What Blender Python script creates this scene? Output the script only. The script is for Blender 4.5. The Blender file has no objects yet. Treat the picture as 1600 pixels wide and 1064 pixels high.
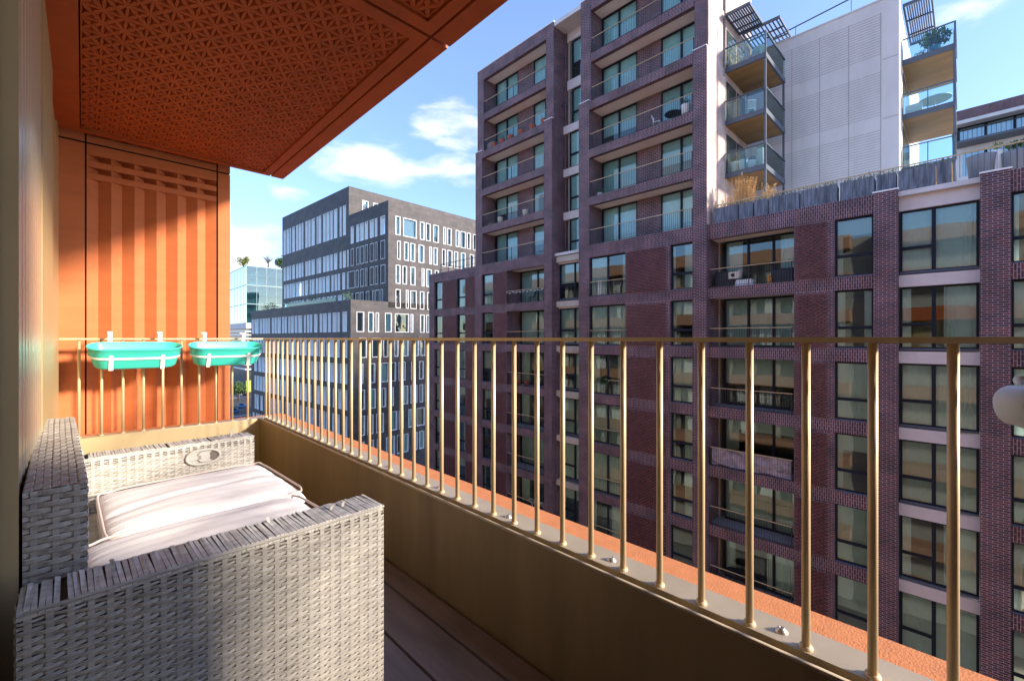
import bpy, math, random
from mathutils import Vector, Matrix, noise
R = math.radians
C = bpy.context.scene.collection

# ------------------------------------------------------------------ camera
YAW = 44.2
cam_d = bpy.data.cameras.new('camera'); cam = bpy.data.objects.new('camera', cam_d); C.objects.link(cam)
cam_d.sensor_fit = 'HORIZONTAL'; cam_d.sensor_width = 36.0; cam_d.lens = 36.0 * 690 / 1600
cam_d.shift_y = -3 / 1600.0
cam_d.clip_start = 0.02; cam_d.clip_end = 3000
cam.location = (0, 0, 0); cam.rotation_euler = (R(90), 0, R(-YAW))
bpy.context.scene.camera = cam

# ------------------------------------------------------------------ light and sky
SUN_AZ, SUN_EL = 150.0, 19.5          # degrees clockwise from +Y, degrees up
vs = bpy.context.scene.view_settings
vs.view_transform = 'Standard'; vs.look = 'None'; vs.gamma = 1.0; vs.use_curve_mapping = False
vs.exposure = 1.7
sd = bpy.data.lights.new('sun', 'SUN'); sd.energy = 2.9; sd.angle = R(6); sd.color = (1.0, 0.86, 0.70)
sun = bpy.data.objects.new('sun', sd); C.objects.link(sun)
sdir = Vector((math.sin(R(SUN_AZ)) * math.cos(R(SUN_EL)), math.cos(R(SUN_AZ)) * math.cos(R(SUN_EL)), math.sin(R(SUN_EL))))
sun.rotation_euler = sdir.to_track_quat('Z', 'Y').to_euler()
sun.location = sdir * 60

world = bpy.data.worlds.new('World'); bpy.context.scene.world = world
world.use_nodes = True
wt = world.node_tree; wn = wt.nodes; wn.clear()

def nmath(nt, op, a, b=None, c=None, clamp=False):
    n = nt.nodes.new('ShaderNodeMath'); n.operation = op; n.use_clamp = clamp
    for i, v in enumerate((a, b, c)):
        if v is None: continue
        if isinstance(v, (int, float)): n.inputs[i].default_value = v
        else: nt.links.new(v, n.inputs[i])
    return n.outputs[0]

def build_sky():
    L = wt.links
    out = wn.new('ShaderNodeOutputWorld'); bg = wn.new('ShaderNodeBackground')
    sky = wn.new('ShaderNodeTexSky'); sky.sky_type = 'NISHITA'; sky.sun_disc = False
    sky.sun_elevation = R(SUN_EL); sky.sun_rotation = R(SUN_AZ)
    sky.air_density = 1.1; sky.dust_density = 0.3; sky.ozone_density = 2.6; sky.altitude = 50
    tc = wn.new('ShaderNodeTexCoord'); sep = wn.new('ShaderNodeSeparateXYZ'); L.new(tc.outputs['Generated'], sep.inputs[0])
    x, y, z = sep.outputs
    az = nmath(wt, 'MULTIPLY', nmath(wt, 'ARCTAN2', x, y), 57.2958)
    hyp = nmath(wt, 'SQRT', nmath(wt, 'ADD', nmath(wt, 'MULTIPLY', x, x), nmath(wt, 'MULTIPLY', y, y)))
    el = nmath(wt, 'MULTIPLY', nmath(wt, 'ARCTAN2', z, hyp), 57.2958)
    comb = wn.new('ShaderNodeCombineXYZ'); L.new(nmath(wt, 'MULTIPLY', az, 0.075), comb.inputs[0]); L.new(nmath(wt, 'MULTIPLY', el, 0.22), comb.inputs[1])
    nz = wn.new('ShaderNodeTexNoise'); nz.inputs['Scale'].default_value = 1.7; nz.inputs['Detail'].default_value = 9; nz.inputs['Roughness'].default_value = 0.56
    nz.inputs['Distortion'].default_value = 0.25
    L.new(comb.outputs[0], nz.inputs['Vector'])
    total = None
    for a0, e0, w, h, s in ((26.5, 20.8, 9.0, 3.4, 1.0), (36.5, 25.2, 6.4, 3.8, 0.95), (36, 20.8, 8, 2.8, .85), (16.8, 16.4, 3.0, 1.3, .75), (12.5, 9.2, 9.0, 4.6, .95), (20, 6.0, 14, 3.0, .6),
                            (8, 14.5, 5, 1.3, .6), (84, 27, 11, 2.0, .34), (60, 42, 12, 2, .2), (170, 20, 30, 8, .7), (-120, 25, 30, 9, .8), (-60, 18, 30, 6, .8), (-150, 30, 20, 10, .7)):
        u = nmath(wt, 'DIVIDE', nmath(wt, 'SUBTRACT', az, a0), w); v = nmath(wt, 'DIVIDE', nmath(wt, 'SUBTRACT', el, e0), h)
        d = nmath(wt, 'ADD', nmath(wt, 'MULTIPLY', u, u), nmath(wt, 'MULTIPLY', v, v))
        m = nmath(wt, 'MULTIPLY', nmath(wt, 'SUBTRACT', 1.0, d, clamp=True), s)
        total = m if total is None else nmath(wt, 'MAXIMUM', total, m)
    # shape the blob with the noise
    val = nmath(wt, 'ADD', nmath(wt, 'MULTIPLY', total, 0.75), nmath(wt, 'MULTIPLY', nmath(wt, 'SUBTRACT', nz.outputs['Fac'], 0.5), 2.3))
    mr = wn.new('ShaderNodeMapRange'); mr.interpolation_type = 'SMOOTHSTEP'
    mr.inputs['From Min'].default_value = 0.16; mr.inputs['From Max'].default_value = 0.98
    L.new(val, mr.inputs['Value'])
    gate = nmath(wt, 'MULTIPLY', total, 5.0, clamp=True)
    fac = nmath(wt, 'MULTIPLY', nmath(wt, 'MULTIPLY', mr.outputs[0], gate), 0.92)
    mix = wn.new('ShaderNodeMix'); mix.data_type = 'RGBA'
    tint = wn.new('ShaderNodeMix'); tint.data_type = 'RGBA'; tint.blend_type = 'MULTIPLY'; tint.inputs['Factor'].default_value = 1
    L.new(sky.outputs[0], tint.inputs['A'])
    te = wn.new('ShaderNodeMapRange'); te.inputs['From Min'].default_value = 2; te.inputs['From Max'].default_value = 34; L.new(el, te.inputs['Value'])
    tm = wn.new('ShaderNodeMix'); tm.data_type = 'RGBA'; L.new(te.outputs[0], tm.inputs['Factor'])
    tm.inputs['A'].default_value = (.60, .66, .88, 1); tm.inputs['B'].default_value = (1.0, .94, 1.06, 1)
    L.new(tm.outputs['Result'], tint.inputs['B'])
    L.new(fac, mix.inputs['Factor']); L.new(tint.outputs['Result'], mix.inputs['A'])
    mix.inputs['B'].default_value = (3.1, 3.2, 3.4, 1)
    L.new(mix.outputs['Result'], bg.inputs['Color']); bg.inputs['Strength'].default_value = 0.13
    L.new(bg.outputs[0], out.inputs[0])
build_sky()

# ------------------------------------------------------------------ helpers
class MB:
    def __init__(s): s.v = []; s.f = []; s.m = []; s.uv = {}
    def quad(s, pts, mi=0, uv=None):
        b = len(s.v); s.v += [tuple(p) for p in pts]; s.f.append(tuple(range(b, b + len(pts)))); s.m.append(mi)
    def box(s, x0, x1, y0, y1, z0, z1, mi=0, M=None, skip=''):
        if x0 > x1: x0, x1 = x1, x0
        if y0 > y1: y0, y1 = y1, y0
        if z0 > z1: z0, z1 = z1, z0
        p = [Vector((x, y, z)) for z in (z0, z1) for y in (y0, y1) for x in (x0, x1)]
        if M is not None: p = [M @ q for q in p]
        b = len(s.v); s.v += [tuple(q) for q in p]
        fs = {'b': (0, 2, 3, 1), 't': (4, 5, 7, 6), 'f': (0, 1, 5, 4), 'k': (2, 6, 7, 3), 'l': (0, 4, 6, 2), 'r': (1, 3, 7, 5)}
        for k, q in fs.items():
            if k in skip: continue
            s.f.append(tuple(b + i for i in q)); s.m.append(mi)
        return s
    def bar(s, p, q, w, h=None, mi=0, up=(0, 0, 1)):
        p = Vector(p); q = Vector(q); h = h or w; d = (q - p).normalized(); u = Vector(up)
        if abs(d.dot(u)) > .98: u = Vector((1, 0, 0))
        a = d.cross(u).normalized() * w / 2; c = d.cross(a).normalized() * h / 2
        b = len(s.v)
        for o in (p, q): s.v += [tuple(o + a + c), tuple(o - a + c), tuple(o - a - c), tuple(o + a - c)]
        for q_ in ((0, 1, 2, 3), (7, 6, 5, 4), (0, 4, 5, 1), (1, 5, 6, 2), (2, 6, 7, 3), (3, 7, 4, 0)):
            s.f.append(tuple(b + i for i in q_)); s.m.append(mi)
        return s
    def tube(s, pts, r, n=10, mi=0, closed=False, cap=True):
        pts = [Vector(p) for p in pts]; rs = r if isinstance(r, (list, tuple)) else [r] * len(pts)
        b = len(s.v); N = len(pts); up = None
        for i, p in enumerate(pts):
            if closed: d = (pts[(i + 1) % N] - pts[i - 1]).normalized()
            else: d = (pts[min(i + 1, N - 1)] - pts[max(i - 1, 0)]).normalized()
            if up is None: up = Vector((0, 0, 1)) if abs(d.z) < .9 else Vector((1, 0, 0))
            a = d.cross(up).normalized(); c = a.cross(d).normalized(); up = c
            for k in range(n):
                t = 2 * math.pi * k / n; s.v.append(tuple(p + (a * math.cos(t) + c * math.sin(t)) * rs[i]))
        for i in range(N if closed else N - 1):
            j = (i + 1) % N
            for k in range(n):
                s.f.append((b + i * n + k, b + j * n + k, b + j * n + (k + 1) % n, b + i * n + (k + 1) % n)); s.m.append(mi)
        if cap and not closed:
            s.f.append(tuple(b + k for k in range(n))); s.m.append(mi)
            s.f.append(tuple(b + (N - 1) * n + k for k in reversed(range(n)))); s.m.append(mi)
        return s
    def lathe(s, prof, n=24, c=(0, 0, 0), mi=0):
        b = len(s.v)
        for r, z in prof:
            for k in range(n):
                t = 2 * math.pi * k / n; s.v.append((c[0] + r * math.cos(t), c[1] + r * math.sin(t), c[2] + z))
        for i in range(len(prof) - 1):
            for k in range(n):
                s.f.append((b + i * n + k, b + i * n + (k + 1) % n, b + (i + 1) * n + (k + 1) % n, b + (i + 1) * n + k)); s.m.append(mi)
        return s
    def mesh(s, name, mats, smooth=False):
        me = bpy.data.meshes.new(name); me.from_pydata(s.v, [], s.f); me.validate(verbose=False); me.update()
        mats = mats if isinstance(mats, (list, tuple)) else [mats]
        for m in mats: me.materials.append(m)
        if len(me.polygons) == len(s.m): me.polygons.foreach_set('material_index', s.m)
        if smooth:
            me.polygons.foreach_set('use_smooth', [True] * len(me.polygons))
        # planar UV in metres: horizontal run and height
        uvl = me.uv_layers.new(name='metric')
        for p in me.polygons:
            n = p.normal
            for li in p.loop_indices:
                co = me.vertices[me.loops[li].vertex_index].co
                if abs(n.z) > .7: uvl.data[li].uv = (co.y, co.x)
                elif abs(n.x) >= abs(n.y): uvl.data[li].uv = (co.y, co.z)
                else: uvl.data[li].uv = (co.x, co.z)
        return me
    def build(s, name, mats, parent=None, smooth=False, loc=None):
        o = bpy.data.objects.new(name, s.mesh(name, mats, smooth)); C.objects.link(o)
        if parent is not None: o.parent = parent
        if loc is not None: o.location = loc
        return o

def link_copy(me, name, parent, loc=(0, 0, 0), rz=0):
    o = bpy.data.objects.new(name, me); C.objects.link(o); o.parent = parent; o.location = loc
    if rz: o.rotation_euler = (0, 0, rz)
    return o
def tag(o, label=None, cat=None, group=None, kind=None):
    if label: o['label'] = label
    if cat: o['category'] = cat
    if group: o['group'] = group
    if kind: o['kind'] = kind
    return o
def empty(name, loc=(0, 0, 0), rz=0):
    o = bpy.data.objects.new(name, None); C.objects.link(o); o.location = loc; o.rotation_euler = (0, 0, rz); o.empty_display_size = .2
    return o
def copy_tree(o, loc=None, label=None):
    c = o.copy(); C.objects.link(c)
    for ch in list(o.children):
        d = ch.copy(); C.objects.link(d); d.parent = c
        for g in list(ch.children):
            e = g.copy(); C.objects.link(e); e.parent = d
    if loc is not None: c.location = loc
    if label: c['label'] = label
    return c

# ------------------------------------------------------------------ materials
def mat(name, col, rough=.6, metal=0, spec=.5, noise_amt=0.0, noise_scale=5, bump=0.0, bump_scale=40, stretch=(1, 1, 1), coord='Object', coat=0, alpha=None, col2=None, rough_var=0):
    m = bpy.data.materials.new(name); m.use_nodes = True; nt = m.node_tree; b = nt.nodes['Principled BSDF']
    b.inputs['Roughness'].default_value = rough; b.inputs['Metallic'].default_value = metal
    b.inputs['Specular IOR Level'].default_value = spec; b.inputs['Coat Weight'].default_value = coat
    b.inputs['Base Color'].default_value = (*col, 1)
    if noise_amt or bump or col2:
        tc = nt.nodes.new('ShaderNodeTexCoord'); mp = nt.nodes.new('ShaderNodeMapping'); mp.inputs['Scale'].default_value = stretch
        nt.links.new(tc.outputs[coord], mp.inputs[0])
        if noise_amt or col2:
            n = nt.nodes.new('ShaderNodeTexNoise'); n.inputs['Scale'].default_value = noise_scale; n.inputs['Detail'].default_value = 8; n.inputs['Roughness'].default_value = .6
            nt.links.new(mp.outputs[0], n.inputs['Vector'])
            mx = nt.nodes.new('ShaderNodeMix'); mx.data_type = 'RGBA'
            mr = nt.nodes.new('ShaderNodeMapRange'); mr.inputs['From Min'].default_value = .3; mr.inputs['From Max'].default_value = .7
            nt.links.new(n.outputs['Fac'], mr.inputs['Value']); nt.links.new(mr.outputs[0], mx.inputs['Factor'])
            c2 = col2 if col2 else tuple(min(1, c * (1 + noise_amt)) for c in col); c1 = col if col2 else tuple(c * (1 - noise_amt) for c in col)
            mx.inputs['A'].default_value = (*c1, 1); mx.inputs['B'].default_value = (*c2, 1)
            nt.links.new(mx.outputs['Result'], b.inputs['Base Color'])
            if rough_var:
                r2 = nt.nodes.new('ShaderNodeMapRange'); r2.inputs['To Min'].default_value = rough - rough_var; r2.inputs['To Max'].default_value = rough + rough_var
                nt.links.new(n.outputs['Fac'], r2.inputs['Value']); nt.links.new(r2.outputs[0], b.inputs['Roughness'])
        if bump:
            n2 = nt.nodes.new('ShaderNodeTexNoise'); n2.inputs['Scale'].default_value = bump_scale; n2.inputs['Detail'].default_value = 5
            nt.links.new(mp.outputs[0], n2.inputs['Vector'])
            bp = nt.nodes.new('ShaderNodeBump'); bp.inputs['Strength'].default_value = bump; bp.inputs['Distance'].default_value = .004
            nt.links.new(n2.outputs['Fac'], bp.inputs['Height']); nt.links.new(bp.outputs[0], b.inputs['Normal'])
    return m

def brick_mat(name, c1, c2, mort, bw=.27, bh=.085, ms=.0075, soldier=False, bump=.6, off=.5):
    m = bpy.data.materials.new(name); m.use_nodes = True; nt = m.node_tree; b = nt.nodes['Principled BSDF']; L = nt.links
    uv = nt.nodes.new('ShaderNodeUVMap'); uv.uv_map = 'metric'
    mp = nt.nodes.new('ShaderNodeMapping')
    if soldier: mp.inputs['Rotation'].default_value = (0, 0, R(90))
    L.new(uv.outputs[0], mp.inputs[0])
    bt = nt.nodes.new('ShaderNodeTexBrick'); bt.inputs['Scale'].default_value = 1; bt.inputs['Brick Width'].default_value = bw; bt.inputs['Row Height'].default_value = bh
    bt.inputs['Mortar Size'].default_value = ms; bt.inputs['Mortar Smooth'].default_value = .2; bt.inputs['Bias'].default_value = -.1; bt.offset = off
    bt.inputs['Color1'].default_value = (*c1, 1); bt.inputs['Color2'].default_value = (*c2, 1); bt.inputs['Mortar'].default_value = (*mort, 1)
    L.new(mp.outputs[0], bt.inputs['Vector'])
    n = nt.nodes.new('ShaderNodeTexNoise'); n.inputs['Scale'].default_value = .9; n.inputs['Detail'].default_value = 7
    L.new(uv.outputs[0], n.inputs['Vector'])
    mr = nt.nodes.new('ShaderNodeMapRange'); mr.inputs['From Min'].default_value = .28; mr.inputs['From Max'].default_value = .72; mr.inputs['To Min'].default_value = .62; mr.inputs['To Max'].default_value = 1.38; L.new(n.outputs['Fac'], mr.inputs['Value'])
    mx = nt.nodes.new('ShaderNodeMix'); mx.data_type = 'RGBA'; mx.blend_type = 'MULTIPLY'; mx.inputs['Factor'].default_value = 1
    L.new(bt.outputs['Color'], mx.inputs['A'])
    cb = nt.nodes.new('ShaderNodeCombineXYZ'); [L.new(mr.outputs[0], cb.inputs[i]) for i in range(3)]
    L.new(cb.outputs[0], mx.inputs['B']); L.new(mx.outputs['Result'], b.inputs['Base Color'])
    b.inputs['Roughness'].default_value = .62; b.inputs['Specular IOR Level'].default_value = .45
    inv = nmath(nt, 'SUBTRACT', 1.0, bt.outputs['Fac'])
    bp = nt.nodes.new('ShaderNodeBump'); bp.inputs['Strength'].default_value = bump; bp.inputs['Distance'].default_value = .01
    L.new(inv, bp.inputs['Height']); L.new(bp.outputs[0], b.inputs['Normal'])
    return m

def glass_mat(name, tint=(.72, .87, .84), ior=1.95, wav=.0035, refl=(.85, 1, .98), scale=.9):
    m = bpy.data.materials.new(name); m.use_nodes = True; nt = m.node_tree; nt.nodes.clear(); L = nt.links
    out = nt.nodes.new('ShaderNodeOutputMaterial'); mix = nt.nodes.new('ShaderNodeMixShader')
    tr = nt.nodes.new('ShaderNodeBsdfTransparent'); tr.inputs[0].default_value = (*tint, 1)
    gl = nt.nodes.new('ShaderNodeBsdfGlossy'); gl.inputs['Roughness'].default_value = .0; gl.inputs['Color'].default_value = (*refl, 1)
    fr = nt.nodes.new('ShaderNodeFresnel'); fr.inputs['IOR'].default_value = ior
    if wav:
        tc = nt.nodes.new('ShaderNodeTexCoord'); n = nt.nodes.new('ShaderNodeTexNoise'); n.inputs['Scale'].default_value = scale; n.inputs['Detail'].default_value = 1
        L.new(tc.outputs['Object'], n.inputs['Vector'])
        bp = nt.nodes.new('ShaderNodeBump'); bp.inputs['Strength'].default_value = 1; bp.inputs['Distance'].default_value = wav
        L.new(n.outputs['Fac'], bp.inputs['Height']); L.new(bp.outputs[0], gl.inputs['Normal'])
    L.new(fr.outputs[0], mix.inputs[0]); L.new(tr.outputs[0], mix.inputs[1]); L.new(gl.outputs[0], mix.inputs[2]); L.new(mix.outputs[0], out.inputs[0])
    return m

RED1, RED2, MORT = (.112, .034, .038), (.028, .019, .034), (.42, .34, .38)
M = {}
M['brick'] = brick_mat('plum_brick', RED1, RED2, MORT)
M['soldier'] = brick_mat('plum_brick_soldier', RED1, RED2, MORT, soldier=True, off=.5)
M['brick_raised'] = mat('plum_brick_raised', (.105, .030, .034), .6, noise_amt=.6, noise_scale=6)
M['stone'] = mat('white_precast', (.62, .57, .57), .7, noise_amt=.07, noise_scale=1.5)
M['lit_brick'] = brick_mat('sunlit_brick', (.46, .36, .33), (.40, .30, .28), (.52, .44, .40), bump=.2)  # plum brick turned pale: the sun on it is in the colour
M['conc'] = mat('pale_precast', (.60, .59, .60), .8, noise_amt=.10, noise_scale=.8, bump=.2, stretch=(1, 1, .3))
M['conc_line'] = mat('groove_grey', (.20, .20, .21), .8)
M['soffit_b'] = mat('balcony_ceiling_render', (.80, .73, .68), .8, noise_amt=.05, noise_scale=2)
M['soffit_gold'] = mat('balcony_underside_gold', (.27, .165, .06), .55, noise_amt=.25, noise_scale=1.5, stretch=(1, .3, 1))
M['frame'] = mat('window_frame_dark', (.010, .016, .028), .5, spec=.18)
M['steel'] = mat('steel_blue_grey', (.075, .095, .13), .4, noise_amt=.1)
M['sill'] = mat('metal_sill_blue', (.06, .09, .14), .35)
M['curtain'] = mat('curtain_cream', (.74, .82, .84), .9, noise_amt=.08, noise_scale=2)
M['curtain2'] = mat('curtain_grey_green', (.52, .62, .64), .9, noise_amt=.08, noise_scale=2)
M['blind'] = mat('roller_blind_white', (.64, .70, .72), .85)
M['inside'] = mat('room_wall_beige', (.42, .38, .32), .9, noise_amt=.2, noise_scale=.6)
M['glass'] = glass_mat('window_glass')
M['glass_rail'] = glass_mat('balustrade_glass', (.82, .93, .95), 1.5, 0)
M['rail_dark'] = mat('railing_dark_metal', (.02, .022, .028), .4)
M['rail_gold'] = mat('railing_gold_metal', (.55, .40, .22), .4, metal=.1)
M['floor_b'] = mat('balcony_floor_paving', (.26, .26, .28), .8, noise_amt=.15, noise_scale=4)
M['cap'] = mat('white_coping', (.80, .80, .82), .5)
M['planterwood'] = mat('slate_grey_timber', (.17, .20, .25), .6, noise_amt=.55, noise_scale=2.5, stretch=(1, 3, .6))
M['office'] = brick_mat('office_dark_cladding', (.030, .028, .034), (.056, .047, .050), (.022, .022, .026), bw=1.5, bh=.75, ms=.02, bump=.3)
M['office_frame'] = mat('office_white_frame', (.84, .87, .90), .4)
M['glass_office'] = glass_mat('office_glass', (.66, .90, .87), 2.0, .03)
M['office_in'] = mat('office_room', (.30, .36, .34), .9, noise_amt=.6, noise_scale=.25)
M['blind_o'] = mat('office_blind', (.78, .82, .88), .8)
M['asphalt'] = mat('asphalt', (.05, .05, .053), .9, noise_amt=.2, noise_scale=.8)
M['pave'] = mat('pavement_stone', (.26, .25, .24), .85, noise_amt=.15, noise_scale=1)
M['white'] = mat('white_paint', (.8, .8, .8), .5)
M['leaf'] = mat('leaf_green', (.06, .11, .03), .6, noise_amt=.5, noise_scale=8)
M['leaf_y'] = mat('leaf_yellow_green', (.16, .18, .03), .6, noise_amt=.4, noise_scale=8)
M['straw'] = mat('straw_grass', (.62, .40, .17), .8, noise_amt=.3, noise_scale=9)
M['bark'] = mat('bark', (.10, .07, .05), .9)
# balcony materials
GOLDC = (.52, .40, .22)
M['gold'] = mat('champagne_gold_metal', (.60, .46, .27), .42, metal=.25, noise_amt=.05, noise_scale=3, rough_var=.05)
M['gold_wall'] = mat('champagne_gold_cladding', (.62, .50, .32), .24, metal=.3, noise_amt=.04, noise_scale=2)
M['gold_smooth'] = mat('champagne_gold_satin', (.52, .41, .205), .40, metal=.25, noise_amt=.04, noise_scale=2)
M['gold_panel'] = mat('shaded_gold_panel', (.25, .175, .09), .5, metal=.25, noise_amt=.20, noise_scale=7.0, stretch=(1, 1, .14), rough_var=.08)  # long parapet panel, its shade put into the darker colour
M['gold_end'] = mat('sunlit_gold_panel', (.46, .36, .20), .5, metal=.1, noise_amt=.1, noise_scale=2)  # same gold for the end panel, sunlight painted in as a lighter colour
M['ledge'] = mat('champagne_ledge_metal', (.46, .38, .27), .5, metal=.2, noise_amt=.12, noise_scale=6)
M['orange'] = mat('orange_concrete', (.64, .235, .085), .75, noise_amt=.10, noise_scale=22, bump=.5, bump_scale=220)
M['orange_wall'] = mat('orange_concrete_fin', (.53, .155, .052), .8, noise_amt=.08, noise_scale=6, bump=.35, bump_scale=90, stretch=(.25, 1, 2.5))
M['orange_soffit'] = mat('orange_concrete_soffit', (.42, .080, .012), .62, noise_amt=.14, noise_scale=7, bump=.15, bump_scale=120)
M['joint'] = mat('black_joint', (.012, .006, .005), .9)
M['deck'] = mat('dark_deck_board', (.20, .165, .155), .55, noise_amt=.28, noise_scale=5, stretch=(3, .5, 1), bump=.25, bump_scale=60, rough_var=.1)
M['gap'] = mat('deck_gap', (.006, .005, .005), .9)
M['wicker'] = mat('weathered_grey_wicker', (.43, .405, .365), .5, noise_amt=.34, noise_scale=14, bump=.25, bump_scale=300, stretch=(1, 1, 9))
M['wicker_top'] = mat('lightened_wicker_strips', (.56, .54, .50), .55, noise_amt=.3, noise_scale=40)  # wicker colour lightened to make up for the grazing sun on top
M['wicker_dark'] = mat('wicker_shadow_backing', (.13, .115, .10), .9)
M['cushion'] = mat('off_white_cushion_fabric', (.90, .865, .85), .9, noise_amt=.05, noise_scale=9, bump=.12, bump_scale=500)
M['piping'] = mat('cushion_piping', (.68, .54, .50), .85)
M['teal'] = mat('turquoise_enamel', (.055, .62, .52), .38, coat=.2)
M['plast_w'] = mat('white_metal_bracket', (.84, .84, .84), .4)
M['plast'] = mat('white_plastic', (.86, .95, 1.0), .45)
M['bolt'] = mat('galvanised_bolt', (.55, .50, .45), .35, metal=.7)
M['terracotta'] = mat('terracotta_pot', (.48, .12, .06), .7)
M['cream'] = mat('cream_pot', (.70, .64, .56), .6)
M['greypot'] = mat('grey_pot', (.22, .23, .25), .6)
M['tarp'] = mat('silver_tarpaulin', (.34, .31, .40), .22, metal=.3, noise_amt=.4, noise_scale=3)
M['blackfab'] = mat('black_cover', (.015, .016, .02), .6)
M['amber'] = mat('amber_plastic', (.55, .22, .03), .5)
M['shirt'] = mat('white_cloth', (.75, .76, .74), .9)
M['parapet_gold'] = M['gold_smooth']
rnd = random.Random(7)

def leafball(mb, c, r, n, size, mi=0, rr=None, squash=(1, 1, 1)):
    rr = rr or rnd
    for _ in range(n):
        d = Vector((rr.gauss(0, 1), rr.gauss(0, 1), rr.gauss(0, 1))).normalized() * (rr.random() ** .45) * r
        p = Vector(c) + Vector((d.x * squash[0], d.y * squash[1], d.z * squash[2]))
        a = Vector((rr.gauss(0, 1), rr.gauss(0, 1), rr.gauss(0, 1))).normalized(); b = a.orthogonal().normalized()
        s = size * rr.uniform(.6, 1.3)
        mb.quad([p - a * s, p - b * s * .5, p + a * s, p + b * s * .5], mi)
#@@SPLIT@@

# ================================================================== OUR OWN BUILDING (the balcony and the facade it hangs on)
DZ = -1.11                       # deck level
SO = 1.497                       # soffit level
own = tag(empty('apartment_building', (0, 0, DZ)), 'champagne gold and orange apartment block carrying the balcony in the foreground', 'building')
def ownpart(mb, name, m, smooth=False):
    o = mb.build(name, m, own, smooth); o.location = (0, 0, -DZ); return o

# gold wall on the left
b = MB(); b.box(-.40, -.125, 4.36, 4.6, DZ, SO); b.box(-.40, -.118, 3.05, 4.36, DZ, 1.262); b.box(-.40, -.100, 2.25, 2.97, DZ, 1.25)
ownpart(b, 'smooth_cladding', M['gold_smooth'])
b = MB(); b.box(-.40, -.135, 2.215, 4.60, 1.272, SO + .045); b.box(-.4, -.122, -1.0, 1.375, DZ, SO + .02)
ownpart(b, 'smooth_cladding', M['gold_smooth'])
b = MB(); b.box(-.40, -.120, 1.385, 2.205, DZ, SO + .02)
n = 10; w = .82 / n
for i in range(n):                                   # half-round flutes
    y0 = 1.385 + i * w; pr = []
    for k in range(7):
        t = math.pi * k / 6; pr.append((y0 + w / 2 - math.cos(t) * w * .46, -.119 + math.sin(t) * .019))
    for k in range(6):
        (ya, xa), (yb, xb) = pr[k], pr[k + 1]
        b.quad([(xa, ya, DZ), (xb, yb, DZ), (xb, yb, SO), (xa, ya, SO)])
ownpart(b, 'fluted_panel', M['gold_wall'], False)
b = MB(); b.box(-.40, -.16, 1.360, 1.386, DZ, SO); b.box(-.4, -.14, 2.204, 2.25, DZ, SO); b.box(-.4, -.15, 2.96, 3.05, DZ, SO); b.box(-.4, -.15, 2.2, 4.37, 1.24, 1.28)
ownpart(b, 'cladding_joints', M['joint'])
b = MB(); b.box(-.3, -.096, 1.383, 1.395, DZ, SO + .01); b.box(-.3, -.101, 2.19, 2.203, DZ, SO + .01); ownpart(b, 'cladding_trim', M['gold_end'])

# soffit
def star_soffit(x0, x1, y0, y1, nx, ny):
    b = MB(); zr = SO + .006; dx = (x1 - x0) / nx; dy = (y1 - y0) / ny
    for i in range(nx):
        for j in range(ny):
            cx = x0 + (i + .5) * dx; cy = y0 + (j + .5) * dy
            cs = [Vector((cx + sx * dx / 2, cy + sy * dy / 2, zr + .006)) for sx, sy in ((-1, -1), (1, -1), (1, 1), (-1, 1))]
            ce = Vector((cx, cy, zr + .006))
            for k in range(4):
                tri = [cs[k], cs[(k + 1) % 4], ce]; g = (tri[0] + tri[1] + tri[2]) / 3
                inn = [tri[q].lerp(g, .26) for q in range(3)]
                mid = [(inn[q] + inn[(q + 1) % 3]) / 2 for q in range(3)]
                mid = [mq.lerp(g, .34) for mq in mid]                      # ribs swell between the nodes like petals
                dp = g + Vector((0, 0, .021))
                for q in range(3):
                    r_ = (q + 1) % 3
                    b.quad([tri[q], tri[r_], inn[r_], mid[q], inn[q]])
                    b.quad([inn[q], mid[q], dp]); b.quad([mid[q], inn[r_], dp])
    return b
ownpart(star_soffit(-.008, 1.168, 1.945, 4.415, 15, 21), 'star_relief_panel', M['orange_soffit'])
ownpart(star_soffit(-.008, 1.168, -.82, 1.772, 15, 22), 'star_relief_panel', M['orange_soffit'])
def soffit_frame(x0, x1, y0, y1, xi0, xi1, yi0, yi1):
    b = MB()
    b.box(x0, xi0, y0, y1, SO, SO + .05); b.box(xi1, x1, y0, y1, SO, SO + .05)
    b.box(xi0, xi1, y0, yi0, SO, SO + .05); b.box(xi0, xi1, yi1, y1, SO, SO + .05)
    return b
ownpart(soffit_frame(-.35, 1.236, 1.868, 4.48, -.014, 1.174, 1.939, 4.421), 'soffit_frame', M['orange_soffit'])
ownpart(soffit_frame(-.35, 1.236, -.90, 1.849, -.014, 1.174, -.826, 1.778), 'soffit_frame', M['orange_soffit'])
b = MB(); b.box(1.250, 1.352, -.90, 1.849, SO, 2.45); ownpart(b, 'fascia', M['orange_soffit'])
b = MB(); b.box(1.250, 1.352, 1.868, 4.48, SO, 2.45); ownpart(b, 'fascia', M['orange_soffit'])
b = MB(); b.box(-.5, 1.249, -.90, 4.47, SO + .052, 2.0); b.box(-.13, 1.249, 1.85, 1.867, SO + .02, SO + .05); ownpart(b, 'soffit_slab', M['joint'])

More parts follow.
